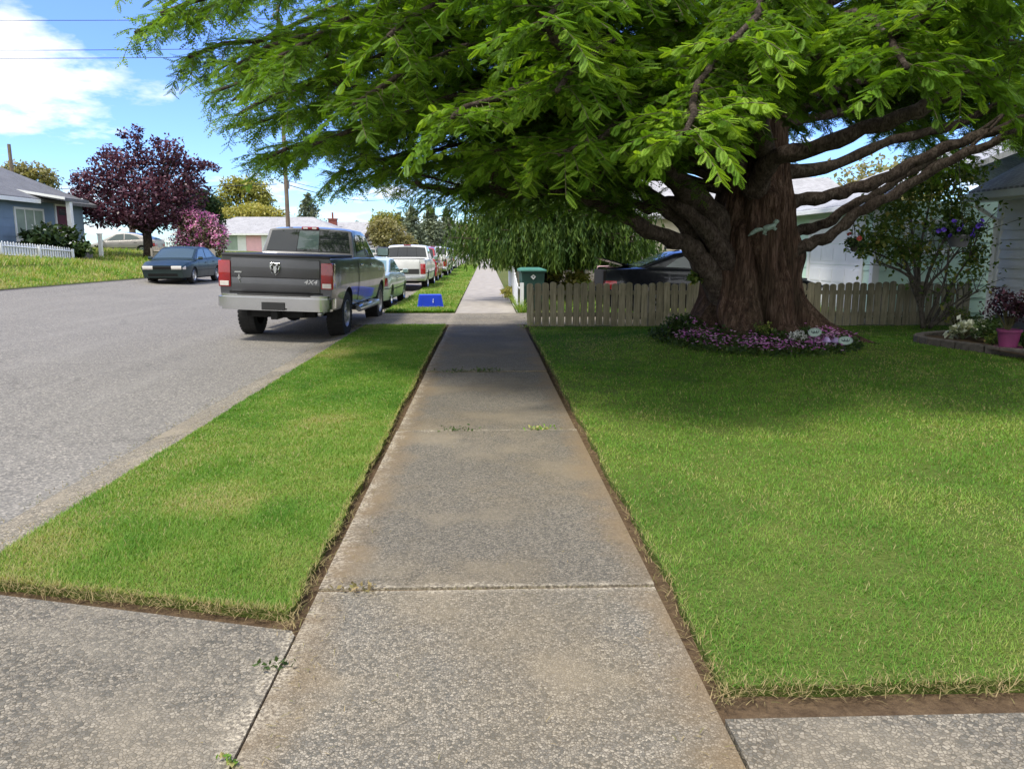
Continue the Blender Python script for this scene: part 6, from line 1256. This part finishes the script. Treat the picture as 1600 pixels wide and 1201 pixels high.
# flower bed round the trunk
def bed():
    n = 7000; a = RNG.uniform(np.pi * .93, np.pi * 2.10, n); r = .9 + RNG.uniform(0, 1, n) ** .8 * (.85 + .50 * np.clip(-np.sin(a), 0, 1)); x = TREE[0] + r * np.cos(a) * .88; y = TREE[1] + r * np.sin(a) * .93
    z = np.array([mound(p, q) for p, q in zip(x, y)]); hh = .05 + .13 * fbm(x * 3, y * 3, 3) * np.clip((2.2 - r) / .7, .15, 1)
    pos = np.stack([x, y, z + hh * RNG.uniform(0, 1, n)], 1); k = r > .9; o = leaves('bed_foliage', pos[k], .055, 'bed', None, None, -.3); tag(o, kind='stuff')
    m = sheet(TREE[0] - 2, TREE[0] + 2, TREE[1] - 2.2, TREE[1] + 1.4, 40, 40, lambda x, y: mound(x, y) + .022 + (.02 * fbm(x * 8, y * 8, 1) if ((x - TREE[0]) / 1.45) ** 2 + ((y - TREE[1]) / 1.65) ** 2 < 1 else -.06)); struct('bed_soil', m, 'bedsoil')
    n = 1300; c = RNG.uniform(np.pi * .97, np.pi * 2.03, 130); cl = RNG.integers(0, 130, n); a = c[cl] + RNG.normal(0, .07, n); r = (1.15 + .62 * np.clip(-np.sin(a), 0, 1)) + RNG.normal(0, .17, n); x = TREE[0] + r * np.cos(a) * .88; y = TREE[1] + r * np.sin(a) * .93
    z = np.array([mound(p, q) for p, q in zip(x, y)]); hh = .05 + .12 * RNG.uniform(0, 1, n) ** 1.3; ctr = np.stack([x, y, z + hh], 1)
    pt = np.repeat(ctr, 5, 0); ang = np.tile(np.arange(5) * 2 * np.pi / 5, n); d = np.stack([np.cos(ang), np.sin(ang), .25 + 0 * ang], 1) + np.repeat(RNG.normal(0, .35, (n, 3)) + (0, -.25, .1), 5, 0)
    V, F = stamp(np.array([(0, 0, 0), (.42, .6, .05), (0, 1, 0), (-.42, .6, .05)]), LEAF_F, pt, d, np.tile((0, -.4, 1.0), (len(pt), 1)), np.repeat(RNG.uniform(.017, .027, n), 5)); tag(npmesh('purple_flowers', V, F, 'purple', None, np.repeat(np.clip(RNG.normal(.5, .28, n), 0, 1), 20)), kind='stuff')
bed()
def bush_at(name, label, px, py, D, r, n, leaf, mat, group=None, flower=None, cat='plant', squash=.8, z0=None):
    b = P(px, py, D); z0 = b.z if z0 is None else z0; t = thing(name, label, cat, (b.x, b.y, z0), 0, group); m = MB(); rnd = random.Random(int(px)); tips = []
    for k in range(14): a = rnd.uniform(0, 6.28); e = Vector((math.cos(a) * r * rnd.uniform(.2, .9), math.sin(a) * r * rnd.uniform(.2, .9), r * squash * rnd.uniform(.8, 1.8))); m.tube([(0, 0, 0), e * .5 + Vector((0, 0, r * .2)), e], [r * .035 + .002, r * .025 + .001, .002], 4, cap=False); tips.append(e)
    m.build('stems', 'twig', t); p, c = blob_points([(*e, r * .5, r * .5, r * .42) for e in tips], n, .2); p[:, 2] = np.abs(p[:, 2]); leaves('foliage', p, leaf, mat, t)
    if flower: p, c = blob_points([(*e, r * .5, r * .5, r * .42) for e in tips], flower[1], .9); k = p[:, 2] > r * .5; q = np.repeat(p[k], 5, 0) + RNG.normal(0, flower[2] * .35, (k.sum() * 5, 3)); leaves('blossoms', q, flower[2], flower[0], t)
    return t
bush_at('flowering_bush', 'leafy bush with a few mauve flowers against the left foot of the big trunk', 1066, 534, 12.0, .28, 900, .06, 'bed', flower=('purple', 26, .03), z0=.10)
bush_at('white_flower_plant', 'clump of small white flowers beside the oval plaques', 1247, 528, 10.9, .10, 160, .04, 'bed', flower=('white', 60, .035), z0=.20)
bush_at('fern_tuft', 'small green sprout growing on the left side of the trunk', 1086, 446, 12.1, .13, 200, .09, 'shrub', z0=1.0)
bush_at('ivy_sprig', 'sprig of green leaves on the front foot of the trunk', 1190, 518, 11.35, .12, 130, .05, 'shrub', z0=.25)
def plaque(label, px, py, D, w, h, tilt):
    c = P(px, py, D); z0 = mound(c.x, c.y); t = thing('oval_plaque', label, 'garden plaque', (c.x, c.y, z0), tilt, 'oval garden plaques by the trunk'); cz = c.z - z0; m = MB()
    ov = [(w / 2 * math.cos(a), cz + h / 2 * math.sin(a)) for a in [2 * math.pi * k / 28 for k in range(28)]]; m.prism(ov, -.008, .008, axis='y'); o = m.build('plate', 'plaque', t)
    m = MB(); m.tube([(w / 2 * .9 * math.cos(2 * math.pi * k / 28), -.010, cz + h / 2 * .88 * math.sin(2 * math.pi * k / 28)) for k in range(29)], .003, 4); m.build('rim', 'verdigris', o)
    m = MB(); m.tube([(-w * .28 + w * .56 * k / 26, -.011, cz + .26 * h * math.sin(k * 1.5) * (.5 + .5 * math.cos(k * .7))) for k in range(27)], .0042, 4); m.build('script', 'plaque_ink', o)
    m = MB(); m.tube([(0, .012, -.08), (0, .012, cz)], .006, 6); m.build('stake', 'wire', t)
plaque('pale oval plaque with script, the upper one beside the white flowers', 1273, 519, 10.75, .20, .125, .1)
plaque('greener oval plaque with script, the lower one at the end of the flower bed', 1321, 532, 10.8, .205, .12, -.1)
for k, (px, py) in enumerate(((1291, 541), (1305, 542))):
    c = P(px, py, 10.95); t = thing('mushroom_ornament', ['lilac mushroom ornament nearer the white flowers', 'lilac mushroom ornament right next to the lower oval plaque'][k], 'ornament', (c.x, c.y, mound(c.x, c.y) + .02), 0, 'lilac mushroom ornaments'); m = MB(); m.lathe([(.0, 0), (.016, 0), (.012, .05), (.014, .10)], 10); m.build('stem', 'trim', t, smooth=True); m = MB(); m.lathe([(.012, .095), (.062, .085), (.060, .10), (.045, .13), (.02, .155), (0, .16)], 16); m.build('cap', 'mush', t, smooth=True)
def squirrel():
    a, b = P(1165, 367, 11.62), P(1216, 352, 11.62); t = tag(None or bpy.data.objects.new('squirrel_ornament', None), 'verdigris squirrel ornament fixed across the upper trunk', 'ornament'); COL.objects.link(t); t.location = a
    d = b - a; L = d.length; ux = d.normalized(); uz = Vector((0, -1, 0)).cross(ux) * -1; uz = ux.cross(Vector((0, 1, 0))) * -1
    if uz.z < 0: uz = -uz
    q = lambda x, z, y=0: ux * x * L + uz * z * L + Vector((0, y, 0))
    m = MB(); m.tube([q(.46, .02), q(.52, .03), q(.62, .035), q(.74, .03), q(.82, .06), q(.87, .10)], [.02, .042, .046, .040, .032, .022], 12)
    m.tube([q(.80, .06), q(.86, .12), q(.92, .135), q(.975, .12)], [.022, .034, .033, .012], 12); m.tube([q(.885, .165), q(.88, .21)], [.010, .004], 6)
    for x0, x1, z1 in ((.52, .44, -.11), (.55, .50, -.15), (.78, .83, -.06), (.76, .80, -.09)): m.tube([q(x0, 0), q((x0 + x1) / 2, z1 * .45), q(x1, z1), q(x1 + .04, z1 - .005)], [.026, .018, .011, .008], 8)
    m.build('body', 'verdigris', t, smooth=True); m = MB(); m.tube([q(.48, .02), q(.38, .05), q(.26, .055), (q(.12, .005)), q(0, -.04)], [.014, .030, .034, .028, .008], 12); m.build('tail', 'verdigris', t, smooth=True)
    t.location = a + Vector((0, -.10, 0))
squirrel()
# planting by the grey house
def edging():
    line = [Vector(v) for v in ((8.2, 13.3, 0), (7.55, 12.95, 0), (7.24, 12.55, 0), (7.22, 12.1, 0), (7.42, 11.45, 0), (7.62, 10.85, 0), (7.82, 10.2, 0), (8.0, 9.4, 0), (8.1, 8.6, 0))]; st = smoothline([(v, 0) for v in line], 14); pts = [s[0] for s in st]; cum = [0]
    for a, b in zip(pts, pts[1:]): cum.append(cum[-1] + (b - a).length)
    s = .1; first = None; i = 0; words = ['farthest', 'second farthest', 'third farthest', 'fourth farthest', 'fifth farthest', 'sixth farthest', 'seventh farthest', 'eighth farthest', 'ninth farthest', 'tenth farthest', 'eleventh farthest', 'twelfth farthest']
    while s < cum[-1] and i < 22:
        j = max(k for k in range(len(cum)) if cum[k] <= s); p = pts[j]; d = (pts[min(j + 1, len(pts) - 1)] - pts[max(j - 1, 0)]).normalized()
        if first is None: m = MB(); m.box(-.118, -.075, -.03, .118, .075, .128, .016); first = m.build('edging_block', 'block'); o = first
        else: o = first.copy(); COL.objects.link(o)
        o.location = p; o.rotation_euler = (random.uniform(-.03, .03), random.uniform(-.03, .03), math.atan2(d.y, d.x) + random.uniform(-.05, .05)); tag(o, 'dark concrete block in the curved edging of the bed by the grey house', 'edging block', 'edging blocks round the house bed'); s += .245; i += 1
    struct('bed_soil', sheet(7.45, 9.9, 8.6, 12.9, 10, 10, lambda x, y: .075 + .02 * fbm(x * 6, y * 6, 5)), 'bedsoil')
edging()
def pot(loc):
    t = thing('plant_pot', 'magenta plant pot on a saucer at the edge of the house bed', 'plant pot', loc); m = MB(); m.lathe([(.12, .03), (.15, .24), (.165, .245), (.168, .285), (.150, .285), (.148, .25), (0, .25)], 28); m.build('body', 'pot', t, smooth=True, auto=35); m = MB(); m.lathe([(.0, .0), (.17, .0), (.185, .03), (.175, .03), (.16, .012), (0, .012)], 28); m.build('saucer', 'pot', t, smooth=True, auto=35); m = MB(); m.lathe([(0, .262), (.147, .258)], 20); m.build('soil', 'bedsoil', t)
c = P(1574, 547, 11.0); pot((c.x, c.y, .10))
bush_at('burgundy_shrub', 'burgundy-leaved shrub growing in the magenta pot', 1574, 520, 11.0, .34, 900, .06, 'loro', squash=1.0, z0=.34, cat='shrub')
bush_at('variegated_plant', 'white-edged hosta-like plant at the corner of the bed', 1505, 530, 12.3, .20, 150, .13, 'variegated', z0=.08)
bush_at('variegated_plant', 'smaller white-edged plant in front of the downspout', 1528, 522, 12.6, .17, 110, .12, 'variegated', z0=.08)
bush_at('green_plant', 'dark green bedding plant between the white-edged plant and the pot', 1543, 536, 11.8, .22, 420, .07, 'bed', z0=.08)
bush_at('green_plant', 'yellow green low plant at the foot of the magenta pot', 1550, 548, 11.3, .11, 160, .05, 'shrub', z0=.10)
bush_at('green_plant', 'dark plant right of the magenta pot at the picture edge', 1602, 545, 11.0, .17, 260, .07, 'bed', z0=.08)
bush_at('burgundy_shrub', 'dark shrub at the foot of the downspout', 1537, 512, 13.0, .22, 320, .07, 'darkgreen', z0=.06, cat='shrub')
bush_at('weedy_plant', 'straggly weeds at the fence foot under the thin shrub', 1495, 505, 14.6, .28, 260, .05, 'shrub', z0=.02)
bush_at('weedy_plant', 'tuft of weeds behind the white board fence by the bin', 800, 470, 22.3, .3, 300, .1, 'yelgreen', z0=.0)
bush_at('yard_bush', 'light green bush behind the picket fence right of the cedar trunk', 895, 450, 22.5, .62, 900, .13, 'yelgreen', z0=.0, cat='bush')
bush_at('yard_bush', 'smaller light green bush near the back of the black car', 925, 452, 21.5, .42, 500, .11, 'shrub', z0=.0, cat='bush')
bush_at('calla_lily_clump', 'clump of white calla lilies and broad leaves below the blue house window', 95, 378, 38.4, .95, 900, .30, 'darkgreen', flower=('white', 26, .13), z0=1.1)
bush_at('calla_lily_clump', 'clump of white lilies right below the wine-coloured door', 60, 378, 36.6, .8, 700, .30, 'darkgreen', flower=('white', 16, .13), z0=1.2)
bush_at('porch_plant', 'low green plants with pale flowers at the foot of the porch post', 125, 386, 38.5, .6, 500, .22, 'bed', flower=('white', 10, .12), z0=.95)
# hanging baskets on the big limbs
def basket(label, px, py, D, r, h, top, fl, n, nf, potm, spread):
    c = P(px, py, D); t = thing('hanging_basket', label, 'hanging basket', (c.x, c.y, c.z), 0, 'hanging flower baskets'); m = MB(); m.lathe([(0, 0), (r * .72, 0), (r * .98, h * .9), (r * 1.05, h * .9), (r * 1.05, h), (r * .9, h), (r * .88, h * .8), (0, h * .8)], 26); m.build('pot', potm, t, smooth=True, auto=35)
    hk = P(px, top, D) - c; m = MB(); [m.tube([(r * math.cos(a), r * math.sin(a), h), hk], .004, 4) for a in (.3, 2.4, 4.5)]; m.build('hanger', 'wire', t)
    B = [(RNG.uniform(-spread, spread), RNG.uniform(-.12, .12), h + RNG.uniform(-.02, .16), .16, .14, .12) for k in range(7)]; p, q = blob_points(B, n, .2); leaves('foliage', p, .06, 'darkgreen', t)
    for k in range(nf):
        b = B[k % 7]; d = Vector((RNG.normal(), -abs(RNG.normal()) - .4, RNG.normal() * .7 + .2)).normalized(); e = Vector((b[0] + d.x * .15, b[1] + d.y * .14, b[2] + d.z * .13)); V = []; ang = np.arange(6) * np.pi / 3; u = d.orthogonal().normalized(); v = d.cross(u)
        dd = np.array([tuple(u * math.cos(a) + v * math.sin(a) + d * .25) for a in ang]); V, F = stamp(np.array([(0, .1, -.1), (.55, .7, .05), (0, 1, 0), (-.55, .7, .05)]), LEAF_F, np.tile(tuple(e), (6, 1)), dd, np.tile(tuple(d), (6, 1)), np.full(6, .042)); npmesh('blossom', V, F, fl, t, np.repeat(RNG.uniform(0, 1, 6), 4))
basket('grey hanging pot of dark violet petunias in front of the thin shrub', 1497, 386, 12.2, .17, .19, 243, 'petunia', 1000, 16, 'greypot', .34)
basket('small hanging pot of red flowers below the lower right limb', 1334, 392, 12.0, .06, .07, 345, 'redpetal', 160, 4, 'block', .06)
# odds and ends in the neighbours' yard
def garden_post():
    c = P(905, 440, 24.5); t = thing('garden_post', 'orange-brown wooden post with a red and white topper in the neighbours\' yard', 'post', (c.x, c.y, 0)); m = MB(); m.box(-.14, -.14, 0, .14, .14, 1.12, .01); m.build('post', 'orange', t); m = MB(); m.lathe([(0, 1.12), (.20, 1.12), (.22, 1.17), (.12, 1.26), (.10, 1.42), (0, 1.46)], 14); m.build('topper', 'trim', t, smooth=True); p = RNG.normal(0, .10, (60, 3)) + (0, 0, 1.45); leaves('red_trim', p, .10, 'redpetal', t)
garden_post()
def pad_chair():
    c = P(944, 440, 19.3); t = thing('garden_chair', 'faded mauve padded chair beside the open boot of the black car', 'chair', (c.x, c.y, 0), .3); m = MB(); m.box(-.17, .0, .72, .17, .12, 1.14, .05); m.build('backrest', 'mauve', t, smooth=True, auto=50); m = MB(); m.box(-.19, -.34, .58, .19, .10, .70, .04); m.build('seat', 'mauve', t, smooth=True, auto=50)
    for x in (-.15, .15):
        for y in (-.30, .08): m = MB(); m.tube([(x, y, .0), (x * .95, y, .58)], .018, 6); m.build('leg', 'blackplastic', t)
pad_chair()
def drum():
    c = P(982, 412, 26.0); t = thing('blue_barrel', 'blue violet plastic barrel in front of the board fence behind the black car', 'barrel', (c.x, c.y, 0)); m = MB(); m.lathe([(0, 0), (.28, 0), (.30, .05), (.30, .4), (.315, .42), (.30, .45), (.30, .8), (.315, .82), (.30, .85), (.28, 1.2), (0, 1.2)], 20); m.build('body', 'bin_blue', t, smooth=True, auto=35); m = MB(); m.lathe([(0, 1.203), (.24, 1.203), (.25, 1.24), (0, 1.25)], 20); m.build('lid', 'trim', t, smooth=True, auto=35)
drum()
